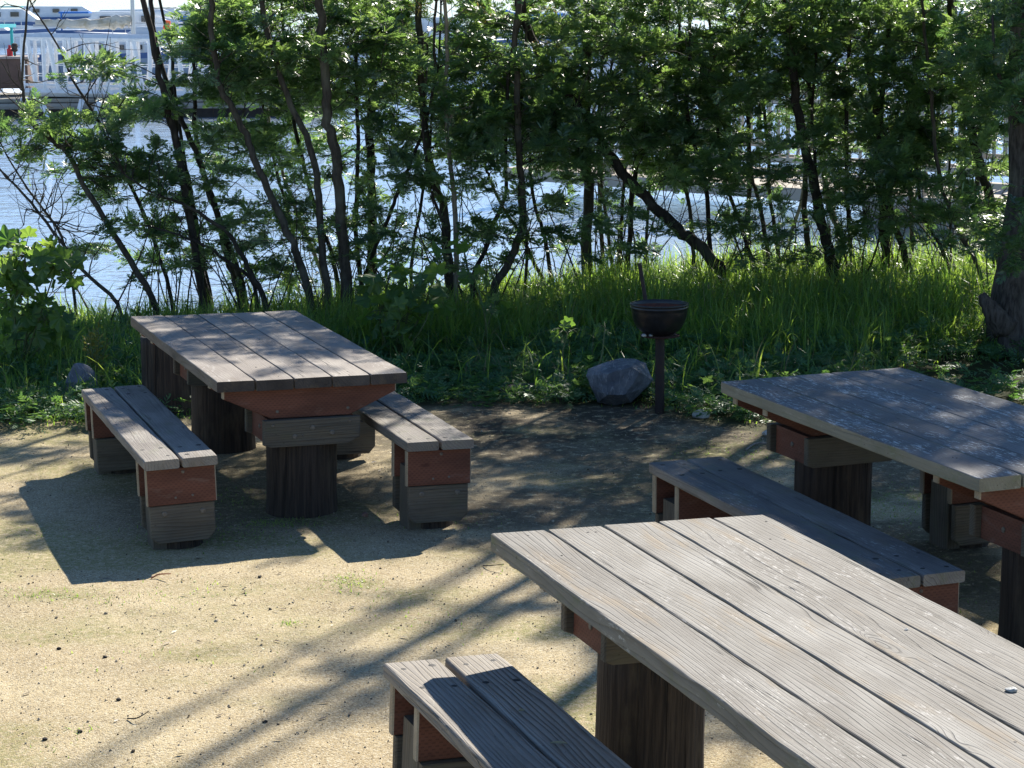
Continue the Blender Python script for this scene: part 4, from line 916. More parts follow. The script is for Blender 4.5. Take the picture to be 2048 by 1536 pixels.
# ------------------------------------------------------------------ big shaggy tree at the right edge
def big_tree():
    d = 15.3
    pts = [at(2040, 722, d), at(2036, 640, d), at(2044, 520, d + .05), at(2054, 380, d + .1), at(2052, 230, d + .1), at(2058, 60, d + .15), at(2062, -120, d + .2)]
    pts = np.array(pts); pts[0][2] = gz(pts[0][0], pts[0][1]) - .1
    for q in range(4): pts = np.vstack([pts, pts[-1] + np.array([.08, .05, 1.1])])
    n = 60; P = smooth_path(pts, n); z = P[:, 2] - P[0][2]
    R = np.interp(z, [0, .15, .45, .8, 1.2, 2.5, 7], [.27, .215, .185, .16, .125, .115, .05])
    base = P[0].copy(); base[2] += .1
    root = empty('gum_tree', base); tag(root, 'big shaggy-barked tree with a flared foot and broken stub at the right edge', 'tree')
    mb = MB(); sides = 48
    V, F, NG = tube(P, R, sides, 9, 0); V = V.reshape(n, sides, 3)
    a = np.arange(sides) * 2 * np.pi / sides
    for i in range(n):
        ridge = .17 * (vnoise(a * 3.2 + z[i] * .9, np.full(sides, z[i] * 1.6), 5, 3) - .5) * 2 + .12 * math.exp(-z[i] / .3) * np.sin(a * 5 + 1.0)
        V[i] = P[i] + (V[i] - P[i]) * (1 + ridge)[:, None]
    mb.add(V.reshape(-1, 3), F4=F, NG=NG)
    s0 = at(2010, 655, d - .12); S = smooth_path([s0, at(1990, 630, d - .15), at(1975, 607, d - .15), at(1963, 588, d - .14)], 10)
    V, F, NG = tube(S, np.linspace(.1, .03, 10), 14, 3, .3); mb.add(V, F4=F, NG=NG)
    s0 = at(2040, 240, d); S = smooth_path([s0, at(2012, 190, d - .3), at(1990, 120, d - .5), at(1985, 30, d - .5)], 8); V, F, NG = tube(S, np.linspace(.02, .008, 8), 8, 3, .1); mb.add(V, F4=F, NG=NG)
    mb.build('trunk', BARK_BIG, root, origin=base, smooth=True)
    mb = MB(); rr = np.random.default_rng(77)
    Ps, Ds, Ss = [], [], []
    for (cx, cy, rx, ry, ns, d0, d1) in ((2015, 110, 60, 130, 40, 14.6, 15.2), (2030, 420, 30, 50, 7, 14.7, 14.9), (2000, 465, 40, 30, 8, 14.8, 15.0)):
        for _ in range(ns):
            c = at(cx + rx * rr.uniform(-1, 1), cy + ry * rr.uniform(-1, 1), rr.uniform(d0, d1)); v = rr.normal(size=3) * [1, 1, .4]; v /= np.linalg.norm(v)
            p, dd, ss = spray_fronds(c, c + v * .25, 13, .12, rr); Ps.append(p); Ds.append(dd); Ss.append(ss)
    for _ in range(150):
        c = P[int(rr.integers(35, n))] + rr.normal(size=3) * [.7, .7, .5]
        if c[2] < 2.7: continue
        g = c - SUN * c[2]
        if g[1] < 10.2 and g[0] < 1.3: continue
        v = rr.normal(size=3); v /= np.linalg.norm(v); p, dd, ss = spray_fronds(c, c + v * .4, 10, .2, rr); Ps.append(p); Ds.append(dd); Ss.append(ss)
    Ps, Ds, Ss = map(np.concatenate, (Ps, Ds, Ss)); M = rot_to(Ds, rr.normal(size=len(Ps)) * .5); ch = rr.integers(0, 8, len(Ps)); var = rr.random(len(Ps)) * .7
    for q in range(8): add_instances(mb, FRONDS[q], Ps[ch == q], M[ch == q], Ss[ch == q], var[ch == q])
    mb.build('crown', ACACIA, root, origin=base)
big_tree()

# ------------------------------------------------------------------ grass and ground cover
def blade_mesh(n, X, Y, H, W, seed, bend=.6, segs=4):
    rr = np.random.default_rng(seed)
    Z = gz(X, Y) - .01; ang = rr.random(n) * 2 * np.pi; lean = rr.uniform(.05, bend, n) * H; curl = rr.uniform(.6, 1.6, n)
    fa = ang + np.pi / 2 + rr.normal(size=n) * .4
    t = np.linspace(0, 1, segs + 1)
    hx = lean[:, None] * t[None] ** (1.2 + curl[:, None]); hz = H[:, None] * (t[None] - .35 * (lean / H)[:, None] * t[None] ** 3)
    cx = X[:, None] + hx * np.cos(ang)[:, None]; cy = Y[:, None] + hx * np.sin(ang)[:, None]; cz = Z[:, None] + hz
    wd = W[:, None] * np.interp(t, [0, .4, 1], [.8, 1, .05])[None] / 2
    ox, oy = np.cos(fa)[:, None] * wd, np.sin(fa)[:, None] * wd
    L_ = np.stack([cx - ox, cy - oy, cz], -1); R_ = np.stack([cx + ox, cy + oy, cz], -1)
    V = np.stack([L_, R_], 2).reshape(n, -1, 3); k = V.shape[1]
    f = np.array([(2 * s, 2 * s + 1, 2 * s + 3, 2 * s + 2) for s in range(segs)])
    F = (f[None] + (np.arange(n) * k)[:, None, None]).reshape(-1, 4)
    A = np.zeros((n, k, 3)); A[..., 0] = np.clip(rr.random(n) * .7 + .3 * vnoise(X * 2, Y * 2, 31, 2), 0, 1)[:, None]
    return V.reshape(-1, 3), F, A.reshape(-1, 3)

rr = np.random.default_rng(41)
N = 78000
X = rr.uniform(-5.6, 6.1, N); Y = rr.uniform(13.0, 19.6, N)
half = 1300 / FPX * Y + .3
e = edge_y(X); s_ = (Y - e) / 3.0
tall = sstep(.25, .75, s_ + (vnoise(X * 1.1, Y * 1.1, 51, 3) - .5) * .7 + np.where(X < -1.2, .35, 0))
dens = np.where(s_ < 0, 0, .25 + .75 * tall) * sstep(.2, .5, vnoise(X * 3.1, Y * 3.1, 52, 3) + .25 * tall)
bare_patch = sstep(1.0, .5, np.hypot((X - 3.2) / 1.0, (Y - 14.4) / .8))
yc = np.interp(X, [-8, -2.5, -.5, 1.5, 8], [15.9, 15.9, 17.0, 17.9, 18.4])
keep = (np.abs(X) < half) & (rr.random(N) < dens * (1 - bare_patch)) & (Y < yc + 1.6)
X, Y, tall = X[keep], Y[keep], tall[keep]
clump = vnoise(X * 4, Y * 4, 53, 2)
H = (.05 + .33 * tall ** 1.5 * (.3 + 1.15 * clump)) * rr.uniform(.6, 1.25, len(X)); H = np.where(X < -1.8, H * .75, H)
gmb = MB(); V, F, A = blade_mesh(len(X), X, Y, H, rr.uniform(.005, .013, len(X)), 42, 1.25, 5); gmb.add(V, F4=F, attr=A)
# scattered long arching blades
n2 = 900; X = rr.uniform(-3.6, 4, n2); Y = rr.uniform(13.6, 17.5, n2); k_ = (Y > edge_y(X) + .25) & (np.hypot((X - 3.2), (Y - 14.4)) > .9); X, Y = X[k_], Y[k_]
V, F, A = blade_mesh(len(X), X, Y, rr.uniform(.25, .5, len(X)), rr.uniform(.007, .013, len(X)), 43, 1.0, 6); gmb.add(V, F4=F, attr=A)
n3 = 2600; X = rr.uniform(-3.8, 4.2, n3); Y = rr.uniform(13.6, 18.5, n3); k_ = (Y > edge_y(X) + .3) & (np.hypot((X - 3.2), (Y - 14.4)) > .8) & (vnoise(X * 2.5, Y * 2.5, 58, 2) > .42); X, Y = X[k_], Y[k_]
V, F, A = blade_mesh(len(X), X, Y, rr.uniform(.10, .42, len(X)), rr.uniform(.003, .007, len(X)), 44, 1.4, 5); gmb.add(V, F4=F, attr=A, mat=1)
tag(gmb.build('tall_grass', [GRASS, leaf_mat('dry_straw', (.24, .19, .10), (.36, .30, .17), .35, (.3, .24, .12), (.42, .36, .2))]), 'long green grass covering the bank', 'grass', kind='stuff')

def lobed_leaf(seed):
    r2 = np.random.default_rng(seed); n = 35; a = np.linspace(-2.75, 2.75, n)
    r = .5 * (1 + .22 * np.cos(a * 6.1) + .05 * r2.normal(size=n) * .4) * (1 - .1 * np.abs(a) / 2.75)
    x = r * np.cos(a) + .15; y = r * np.sin(a)
    z = -.25 * (x * x + y * y) + .06 * np.cos(a * 6.1)
    V = np.vstack([[0, 0, 0.02], np.stack([x, y, z], -1)])
    F = np.array([(0, i, i + 1) for i in range(1, n)])
    return V, F
# low feathery ground cover on the slope
rr = np.random.default_rng(61); N = 42000
X = rr.uniform(-4.6, 5, N); Y = rr.uniform(12.9, 17, N); e = edge_y(X)
dn = sstep(-.15, .25, (Y - e) + (vnoise(X * 3, Y * 3, 62, 3) - .5) * .5) * sstep(3.2, 1.2, Y - e) * sstep(.25, .5, vnoise(X * 2.3, Y * 2.3, 63, 3) + .15)
dn *= 1 - .9 * sstep(1.0, .5, np.hypot((X - 3.2) / 1.0, (Y - 14.4) / .8))
k_ = (rr.random(N) < dn) & (np.abs(X) < 1200 / FPX * Y + .2) & (np.hypot(X - .66, Y - 13.62) > .27); X, Y = X[k_], Y[k_]; n = len(X)
pos = np.stack([X, Y, gz(X, Y) + rr.uniform(.01, .11, n) * (.4 + vnoise(X * 3, Y * 3, 64, 2))], -1)
D = rr.normal(size=(n, 3)) * [1, 1, .25] + [0, -.15, .3]
M = rot_to(D, rr.normal(size=n) * .35); S = rr.uniform(.06, .13, n); var = np.clip(rr.random(n) * .6 + .4 * vnoise(X * 5, Y * 5, 65, 2), 0, 1)
hm = MB(); ch = rr.integers(0, 5, n)
for q in range(5): add_instances(hm, FRONDS_LO[q], pos[ch == q], M[ch == q], S[ch == q], var[ch == q])
nl = 5200; X = rr.uniform(-4.6, 5, nl); Y = rr.uniform(13.2, 17.2, nl); e = edge_y(X); k_ = (Y > e + .05) & (rr.random(nl) < sstep(.4, .6, vnoise(X * 1.9, Y * 1.9, 67, 3))) & (np.hypot(X - 3.2, Y - 14.4) > .8); X, Y = X[k_], Y[k_]; n = len(X)
pos = np.stack([X, Y, gz(X, Y) + rr.uniform(.03, .17, n)], -1); nrm = rr.normal(size=(n, 3)) * .5 + [0, -.25, .7]; nrm /= np.linalg.norm(nrm, axis=1)[:, None]; D = np.cross(nrm, rr.normal(size=(n, 3))); D /= np.linalg.norm(D, axis=1)[:, None]
M = np.stack([D, np.cross(nrm, D), nrm], -1); ch = rr.integers(0, 5, n); S = rr.uniform(.025, .075, n); var = rr.random(n)
LEAF5 = [lobed_leaf(400 + k) for k in range(5)]
for q in range(5): add_instances(hm, LEAF5[q], pos[ch == q], M[ch == q], S[ch == q], var[ch == q])
tag(hm.build('ground_cover', HERB), 'low feathery green herbs at the foot of the bank', 'ground cover', kind='stuff')

# sparse short grass and moss sprouts on the gravel
rr = np.random.default_rng(71); pts = []
for px, py, rx, ry, n in [(90, 1190, 90, 14, 260), (60, 1060, 60, 16, 60), (250, 1200, 130, 30, 160), (580, 1247, 20, 6, 90), (700, 1165, 60, 22, 420), (420, 1070, 190, 26, 900), (560, 1045, 90, 10, 500), (400, 1180, 160, 30, 150), (330, 1300, 250, 50, 130), (900, 1240, 160, 40, 120), (1500, 900, 180, 40, 500), (1800, 1010, 150, 50, 600), (1850, 1180, 120, 60, 500), (160, 1460, 40, 10, 40), (120, 1500, 120, 20, 30), (470, 1000, 60, 40, 300), (850, 1040, 120, 16, 300), (780, 1210, 80, 20, 60), (1000, 1140, 80, 20, 40)]:
    u = rr.normal(size=(n, 2)) * .55
    for a_, b_ in u: pts.append(on_plane(px + rx * a_, py + ry * b_, 0))
pts = np.array(pts); n = len(pts)
V, F, A = blade_mesh(n, pts[:, 0], pts[:, 1], rr.uniform(.008, .03, n), rr.uniform(.003, .006, n), 72, 1.3, 2)
sm = MB(); sm.add(V, F4=F, attr=A); tag(sm.build('sparse_grass', GRASS), 'thin short grass sprouting in the gravel', 'grass', kind='stuff')

# ------------------------------------------------------------------ broad-leaved mallow shrubs
LEAF = [lobed_leaf(400 + k) for k in range(5)]
STEM = simple_mat('green_stem', (.10, .13, .05), .7)
def mallow(label, d, blobs, seed, size=(.08, .14), rootpx=(0, 0), face=(0, -.3, .5)):
    rr = np.random.default_rng(seed)
    b = at(rootpx[0], rootpx[1], d); b[2] = gz(b[0], b[1])
    root = empty('mallow_shrub', b); tag(root, label, 'shrub', 'mallow shrubs in the grass')
    st = MB(); lf = MB(); P, S = [], []
    for cx, cy, rx, ry, n in blobs:
        c0 = at(cx, cy, d); mid = (b + c0) / 2 + rr.normal(size=3) * .05
        V, F, NG = tube(smooth_path([b, mid, c0], 8), np.linspace(.009, .004, 8), 6); st.add(V, F4=F, NG=NG)
        for _ in range(n):
            a_ = rr.random() * 6.28; q = math.sqrt(rr.random())
            p = at(cx + rx * q * math.cos(a_), cy + ry * q * math.sin(a_), d + rr.normal() * .16)
            if p[2] < gz(p[0], p[1]) + .04: p[2] = gz(p[0], p[1]) + .05
            P.append(p); S.append(rr.uniform(*size))
            V, F, NG = tube(smooth_path([c0 + (p - c0) * .1, (c0 + p) / 2 + [0, 0, .02], p], 5), np.linspace(.0035, .002, 5), 4, 0, 0, False); st.add(V, F4=F)
    P = np.array(P); S = np.array(S); n = len(P)
    nrm = rr.normal(size=(n, 3)) * .55 + np.array(face)
    D = np.cross(nrm, rr.normal(size=(n, 3))); D /= np.linalg.norm(D, axis=1)[:, None]
    nrm /= np.linalg.norm(nrm, axis=1)[:, None]; B_ = np.cross(nrm, D); M = np.stack([D, B_, nrm], -1); var = rr.random(n); ch = rr.integers(0, 5, n)
    for q in range(5):
        m_ = ch == q
        if m_.any(): add_instances(lf, LEAF[q], P[m_], M[m_], S[m_], var[m_])
    st.build('stem', STEM, root, origin=b, smooth=True); lf.build('foliage', MALLOW, root, origin=b)
mallow('large bright-leaved shrub at the left edge over the water', 14.6, [(50, 510, 80, 40, 42), (110, 540, 50, 35, 22), (30, 590, 60, 50, 36), (90, 640, 50, 40, 18), (20, 680, 40, 40, 14), (110, 665, 25, 20, 6)], 81, (.09, .16), (40, 760))
mallow('shrub with big dusty leaves right of the brown-topped table', 15.2, [(795, 520, 30, 22, 7), (770, 560, 50, 24, 14), (840, 560, 40, 25, 9), (760, 620, 50, 35, 16), (800, 640, 60, 40, 14), (860, 600, 40, 30, 8), (800, 690, 40, 25, 8), (890, 490, 35, 15, 4)], 82, (.10, .17), (790, 720), (0, -.2, .75))
mallow('small low shrub between the grass and the boulder', 14.3, [(1135, 665, 40, 16, 9), (1210, 655, 20, 14, 4)], 83, (.06, .1), (1160, 700))
mallow('small shrub with leaning leaves in the grass above the left end of the fire-blackened earth', 15.4, [(990, 610, 40, 20, 8), (950, 560, 30, 16, 5)], 84, (.08, .12), (975, 650))
# yellowish spike plant near the left table corner
def spike_plant():
    d = 14.2; b = at(190, 700, d); b[2] = gz(b[0], b[1]); root = empty('spurge_plant', b); tag(root, 'small yellow-green spiky plant left of the brown-topped table', 'plant')
    rr = np.random.default_rng(90); st = MB(); lf = MB(); P, D, S = [], [], []
    for k in range(9):
        tip = at(190 + rr.uniform(-45, 45), rr.uniform(632, 690), d + rr.normal() * .08); V, F, NG = tube(smooth_path([b, (b + tip) / 2 + [0, 0, .03], tip], 6), np.linspace(.005, .003, 6), 5); st.add(V, F4=F, NG=NG)
        for q in range(26):
            f = rr.uniform(.35, 1); P.append(b + (tip - b) * f); v = rr.normal(size=3) * [1, 1, .3] + [0, 0, .5]; D.append(v); S.append(rr.uniform(.03, .055))
    P, D, S = np.array(P), np.array(D), np.array(S)
    tm = (np.array([(0, 0, 0), (.5, .16, .03), (1, 0, 0), (.5, -.16, .03)], float), np.array([(0, 1, 2, 3)]))
    add_instances(lf, tm, P, rot_to(D, rr.normal(size=len(P))), S, rr.random(len(P)))
    st.build('stem', STEM, root, origin=b); lf.build('foliage', leaf_mat('spurge_leaves', (.12, .14, .03), (.2, .19, .04), .35, (.3, .32, .05), (.45, .42, .08)), root, origin=b)
spike_plant()

# ------------------------------------------------------------------ rocks
def rock_mat(name, c1, c2, vein=.5):
    m = NM(name); o = m.obj(); a = m.noise(o, 6, 5, .65); b = m.noise(o, 28, 4, .7); c = m.noise(m.scale(o, (1, 1, .5)), 9, 4, .6, 1.5)
    base = m.mix(m.ramp(a, (.3, .7)), c1, c2); base = m.mix(m.math('MULTIPLY', m.ramp(b, (.55, .7)), .4), base, tuple(x * .5 for x in c1))
    base = m.mix(m.math('MULTIPLY', m.ramp(m.math('ABSOLUTE', m.math('SUBTRACT', c, .5)), (0, .03, 1, 0)), vein), base, (.5, .5, .5))
    return m.done(m.principled(base, .8, m.bump(m.math('ADD', a, b), .6, .02), .3))
ROCK_B = rock_mat('blue_grey_rock', (.085, .097, .118), (.19, .207, .235), .3); ROCK_D = rock_mat('dark_lava_rock', (.035, .032, .035), (.10, .09, .09), .2); ROCK_L = rock_mat('pale_rock', (.3, .31, .3), (.48, .48, .45), .2)
def rock(label, c, r, seed, mat, planes=9, name='rock', group=None, yaw=0):
    rr = np.random.default_rng(seed); bm = bmesh.new(); bmesh.ops.create_icosphere(bm, subdivisions=5, radius=1)
    V = np.array([v.co[:] for v in bm.verts])
    for k in range(planes):           # flat broken faces
        n = rr.normal(size=3); n /= np.linalg.norm(n); h = rr.uniform(.55, .85); d = V @ n; V = V - np.outer(np.maximum(d - h, 0) * .93, n)
    V = V * (1 + .05 * (vnoise(V[:, 0] * 3 + 9, V[:, 1] * 3 + V[:, 2] * 2 + 9, seed, 4) - .5))[:, None]
    V = V * np.array(r)
    c_, s_ = math.cos(yaw), math.sin(yaw); V = np.stack([V[:, 0] * c_ - V[:, 1] * s_, V[:, 0] * s_ + V[:, 1] * c_, V[:, 2]], -1)
    for v, q in zip(bm.verts, V): v.co = q
    me = bpy.data.meshes.new(name); bm.to_mesh(me); bm.free(); me.materials.append(mat)
    o = bpy.data.objects.new(name, me); COL.objects.link(o); o.location = c; tag(o, label, 'rock', group); return o
def rock_at(label, px, py, d, r, seed, mat, dz, **k):
    c = at(px, py, d); c[2] = gz(c[0], c[1]) + dz; rock(label, c, r, seed, mat, **k)
# the boulder is hand-shaped: a leaning block with flat broken faces
def boulder():
    d = 13.75
    out = [(1172, 752), (1176, 737), (1190, 732), (1226, 720), (1240, 716), (1275, 719), (1292, 726), (1306, 760), (1290, 775), (1262, 806), (1225, 812), (1196, 804), (1184, 778)]
    c = at(1237, 765, d); c[2] = gz(c[0], c[1])
    bm = bmesh.new(); rr = np.random.default_rng(6)
    front = [at(x, y, d - .10 + .10 * math.hypot((x - 1240) / 70, (y - 770) / 48) ** 2) for x, y in out]
    for q in front: bm.verts.new(Vector(q - c))
    for x, y in out: bm.verts.new(Vector(at(1240 + (x - 1240) * .9, 768 + (y - 768) * .8 - 6, d + .22) - c))
    for x, y in [(1215, 748), (1232, 742), (1262, 734), (1235, 770), (1280, 745), (1215, 790), (1250, 790)]: bm.verts.new(Vector(at(x, y, d - .17) - c))
    for x, y in [(1220, 745), (1265, 740), (1240, 775)]: bm.verts.new(Vector(at(x, y, d + .3) - c))
    bmesh.ops.convex_hull(bm, input=bm.verts)
    bmesh.ops.delete(bm, geom=[v for v in bm.verts if not v.link_faces], context='VERTS')
    bmesh.ops.triangulate(bm, faces=bm.faces)
    bmesh.ops.subdivide_edges(bm, edges=bm.edges, cuts=5, use_grid_fill=True)
    bm.normal_update()
    for v in bm.verts:
        n_ = float(vnoise(v.co.x * 22 + 40, v.co.z * 22 + v.co.y * 13 + 40, 4, 4)) - .5; v.co += v.normal * n_ * .016
    me = bpy.data.meshes.new('boulder'); bm.to_mesh(me); bm.free(); me.materials.append(ROCK_B)
    o = bpy.data.objects.new('boulder', me); COL.objects.link(o); o.location = c; tag(o, 'large blue-grey boulder beside the kettle grill post', 'boulder')
boulder()
rock_at('pointed blue-grey rock half sunk in grass left of the brown-topped table', 157, 750, 13.9, (.13, .1, .17), 21, ROCK_B, .06, yaw=.4)
rock_at('small pale rounded stone right of the grill post', 1402, 828, 13.3, (.055, .045, .035), 22, ROCK_L, .015)
rock_at('small pale stone on the gravel near the corner of the lichen-spotted table', 1537, 870, 12.75, (.04, .035, .028), 23, ROCK_L, .015)
rock_at('dark jagged rock lying right of the brown-topped table bench, first of two', 1040, 768, 14.1, (.15, .08, .06), 24, ROCK_D, .03, yaw=.5)
rock_at('dark jagged rock closer to the boulder, second of two', 1122, 776, 14.0, (.07, .07, .06), 25, ROCK_D, .03)
rock_at('dark rock in the grass right of the kettle bowl', 1440, 640, 15.6, (.09, .07, .08), 26, ROCK_D, .06)
rock_at('reddish pebble in front of the near post of the brown-topped table', 730, 1046, 10.75, (.022, .02, .018), 27, rock_mat('red_stone', (.16, .09, .07), (.24, .14, .11), .1), .008)

# gravel crumbs
rr = np.random.default_rng(95); pb = MB(); bm = bmesh.new(); bmesh.ops.create_icosphere(bm, subdivisions=1, radius=1); IV = np.array([v.co[:] for v in bm.verts]); IF = np.array([[v.index for v in f.verts] for f in bm.faces]); bm.free()
N = 5200; Y = rr.uniform(6.2, 13.6, N); X = rr.uniform(-1.05, 1.05, N) * 1024 / FPX * Y; k_ = Y < edge_y(X) + .1; X, Y = X[k_], Y[k_]; n = len(X)
S = np.exp(rr.normal(-5.75, .36, n)); pos = np.stack([X, Y, gz(X, Y) + S * .25], -1)
D = rr.normal(size=(n, 3)); M = rot_to(D, rr.random(n) * 6); M = M * np.array([1, .75, .65])
var = rr.random(n)
add_instances(pb, (IV, IF), pos, M, S, var)
def pebble_mat():
    m = NM('pebbles'); x, y, z = sep(m, m.attr()); c = m.mix(m.ramp(x, (.1, .9)), (.09, .07, .05), (.42, .36, .27)); return m.done(m.principled(c, .85, None, .2))
tag(pb.build('gravel', pebble_mat()), 'loose grit and pebbles on the gravel', 'gravel', kind='stuff')
# leaf litter: dead bits of frond and bark blown over the gravel
N = 1500; Y = rr.uniform(6.3, 13.8, N); X = rr.uniform(-1.05, 1.05, N) * 1024 / FPX * Y
k_ = rr.random(N) < np.clip(.12 + .9 * sstep(10.5, 13.2, Y) + .5 * sstep(.55, .75, vnoise(X * 1.3, Y * 1.3, 98, 3)), 0, 1); X, Y = X[k_], Y[k_]; n = len(X); lt = MB()
tm = (np.array([(-.5, 0, 0), (-.1, .14, .05), (.5, 0, .06), (.1, -.13, .02)], float), np.array([(0, 3, 2, 1)])); D = np.stack([rr.normal(size=n), rr.normal(size=n), np.zeros(n)], -1)
add_instances(lt, tm, np.stack([X, Y, gz(X, Y) + .005], -1), rot_to(D, rr.normal(size=n) * .25), rr.uniform(.012, .05, n), rr.random(n))
tag(lt.build('leaf_litter', leaf_mat('litter', (.07, .05, .03), (.22, .16, .09), .1, (.1, .08, .04), (.2, .15, .08))), 'dead leaf bits scattered over the gravel', 'leaf litter', kind='stuff')
# dark clods and chips on the gravel
CLOD = simple_mat('dark_clod', (.035, .03, .025), .9, noise=.6)
for k, (px, py, lab) in enumerate([(118, 1298, 'dark clod on the sunny gravel, far left of the long tree shadow'), (210, 1314, 'dark clod pair on the sunny gravel left of the long tree shadow'), (237, 1402, 'lone dark clod at the left of the picture front'), (160, 1466, 'dark clod beside a grass tuft near the bottom left corner'),
                                     (90, 1481, 'dark clod at the bottom left corner'), (530, 1446, 'dark clod in the thickest streak of tree shadow'), (520, 1155, 'dark chip just outside the corner shadow of the brown-topped table')]):
    c = on_plane(px, py, 0); c[2] = gz(c[0], c[1]) + .004; rock(lab, c, (.010, .0075, .006), 500 + k, CLOD, 6, 'clod', 'dark clods on the gravel')

# twig by the lichen table
def twig(label, pts, r, mat, name='twig'):
    P = np.array([on_plane(x, y, 0) for x, y in pts]); P[:, 2] = gz(P[:, 0], P[:, 1]) + np.linspace(.004, .03, len(P)); b = P[0].copy(); V, F, NG = tube(smooth_path(P - b, 20), np.linspace(r, r * .6, 20), 6)
    mb = MB(); mb.add(V, F4=F, NG=NG); o = mb.build(name, mat, smooth=True, loc=b); tag(o, label, 'twig')
twig('curved grey twig on the mossy gravel beside the lichen-spotted table', [(1492, 900), (1510, 890), (1540, 890), (1562, 880), (1568, 862)], .006, BARK_L)
twig('thin brown twig on the bright gravel left of the tree shadow', [(255, 1441), (275, 1446), (298, 1440)], .003, BARK_D)
twig('small dark twig between the brown-topped table and the pale sunny table', [(966, 1131), (980, 1137), (1008, 1140)], .003, BARK_D)
twig('rust-red dead frond on the gravel by the table corner shadow', [(302, 1157), (318, 1155), (342, 1159)], .004, simple_mat('rust_leaf', (.3, .09, .04), .8))

# ------------------------------------------------------------------ log post behind the brown table
def stump():
    d = 13.6; c = at(342, 790, d); c[2] = gz(c[0], c[1]); p = MB(); log_mesh(p, (0, 0, 0), .175, -.1, .47, 99); o = p.build('log_post', LOG, smooth=True, loc=c); tag(o, 'short thick log post in the grass behind the brown-topped table', 'post')
stump()

# ------------------------------------------------------------------ kettle grill
def grill():
    d = 13.42; c = on_plane(1319, 829, 0.0); c[2] = gz(c[0], c[1]); d = c[1]; s = d / FPX
    root = empty('kettle_grill', c); tag(root, 'black kettle charcoal grill with a rusty inside on a steel post', 'grill')
    def zof(py): return at(1319, py, d)[2] - c[2]
    paint = simple_mat('black_enamel', (.01, .01, .012), .3, .5, 0, .5, 25, (.03, .028, .03), .1)
    rust = simple_mat('rust', (.05, .025, .02), .9, .2, 0, .8, 35, (.06, .03, .022), .5)
    ash = simple_mat('rusty_ash', (.16, .06, .04), .95, .1, 0, .8, 40, (.07, .04, .035), .6)
    postm = simple_mat('rusty_dark_paint', (.016, .011, .012), .6, .4, 0, .8, 18, (.035, .018, .015), .2)
    zp = zof(672); zr = zof(608)
    m = MB(); V, F, NG = tube([(0, 0, -.08), (0, 0, zp)], [.0285, .0285], 24); m.add(V, F4=F, NG=NG); m.build('post', postm, root, smooth=False)
    def lathe(prof, mat, name, par, cx=0, sides=48, closed=False):
        m = MB(); a = np.arange(sides) * 2 * np.pi / sides; n = len(prof)
        V = np.concatenate([np.stack([r * np.cos(a) + cx, r * np.sin(a), np.full(sides, z)], -1) for r, z in prof])
        F = [(k * sides + i, k * sides + (i + 1) % sides, (k + 1) * sides + (i + 1) % sides, (k + 1) * sides + i) for k in range(n - 1) for i in range(sides)]
        m.add(V, F4=F); return m.build(name, mat, par, smooth=True)
    lathe([(.0, zp), (.118, zp), (.12, zp + .004), (.118, zp + .008), (0, zp + .008)], rust, 'ash_plate', root)
    H_ = zr - zp - .008; rb = .172; z0 = zp + .0085
    prof = []
    for k in range(15):
        t = k / 14; prof.append((.055 + (rb - .055) * math.sin(t * math.pi / 2) ** .9, z0 + H_ * .86 * (1 - math.cos(t * math.pi / 2)) ** .9))
    zt_ = prof[-1][1]
    prof += [(rb + .004, zt_ + .004), (rb + .004, zt_ + .012), (rb - .002, zt_ + .016), (rb + .002, z0 + H_ - .008), (rb + .008, z0 + H_ - .004), (rb + .008, z0 + H_ + .004), (rb, z0 + H_ + .006), (rb - .006, z0 + H_)]
    prof += [(rb - .008, z0 + H_ - .02)]
    bowl = lathe([(0, z0)] + prof, paint, 'bowl', root, -.005)
    lathe([(rb - .008, z0 + H_ - .018), (rb - .012, z0 + H_ - .03), (rb * .5, z0 + H_ - .045), (0, z0 + H_ - .05)], ash, 'ash_bed', root, -.005)
    # handle bar at the back of the bowl
    b0 = at(1291, 600, d + .17) - c; b1 = at(1279, 526, d + .19) - c
    m = MB(); V, F, NG = tube([b0 - np.array([0, 0, .05]), b0, b1], [.0125, .0125, .0125], 6, 0, 0); m.add(V, F4=F, NG=NG); m.build('handle_bar', postm, root)
    for k, (px, r) in enumerate([(1288, .016), (1302, .014), (1306, .018), (1348, .012)]):
        p = at(px, 664, d - .09 + .02 * k); p[2] = c[2] + zp + .008 + r * .6; rock(['grey pebble at the left rim of the grill plate', 'pale pebble on the grill plate, second from the left', 'largest pebble on the grill plate, in front of the bowl', 'rusty pebble on the right rim of the grill plate'][k], p, (r, r, r * .7), 600 + k, ROCK_L if k < 3 else ROCK_D, 5, 'pebble', 'pebbles on the grill plate')
grill()

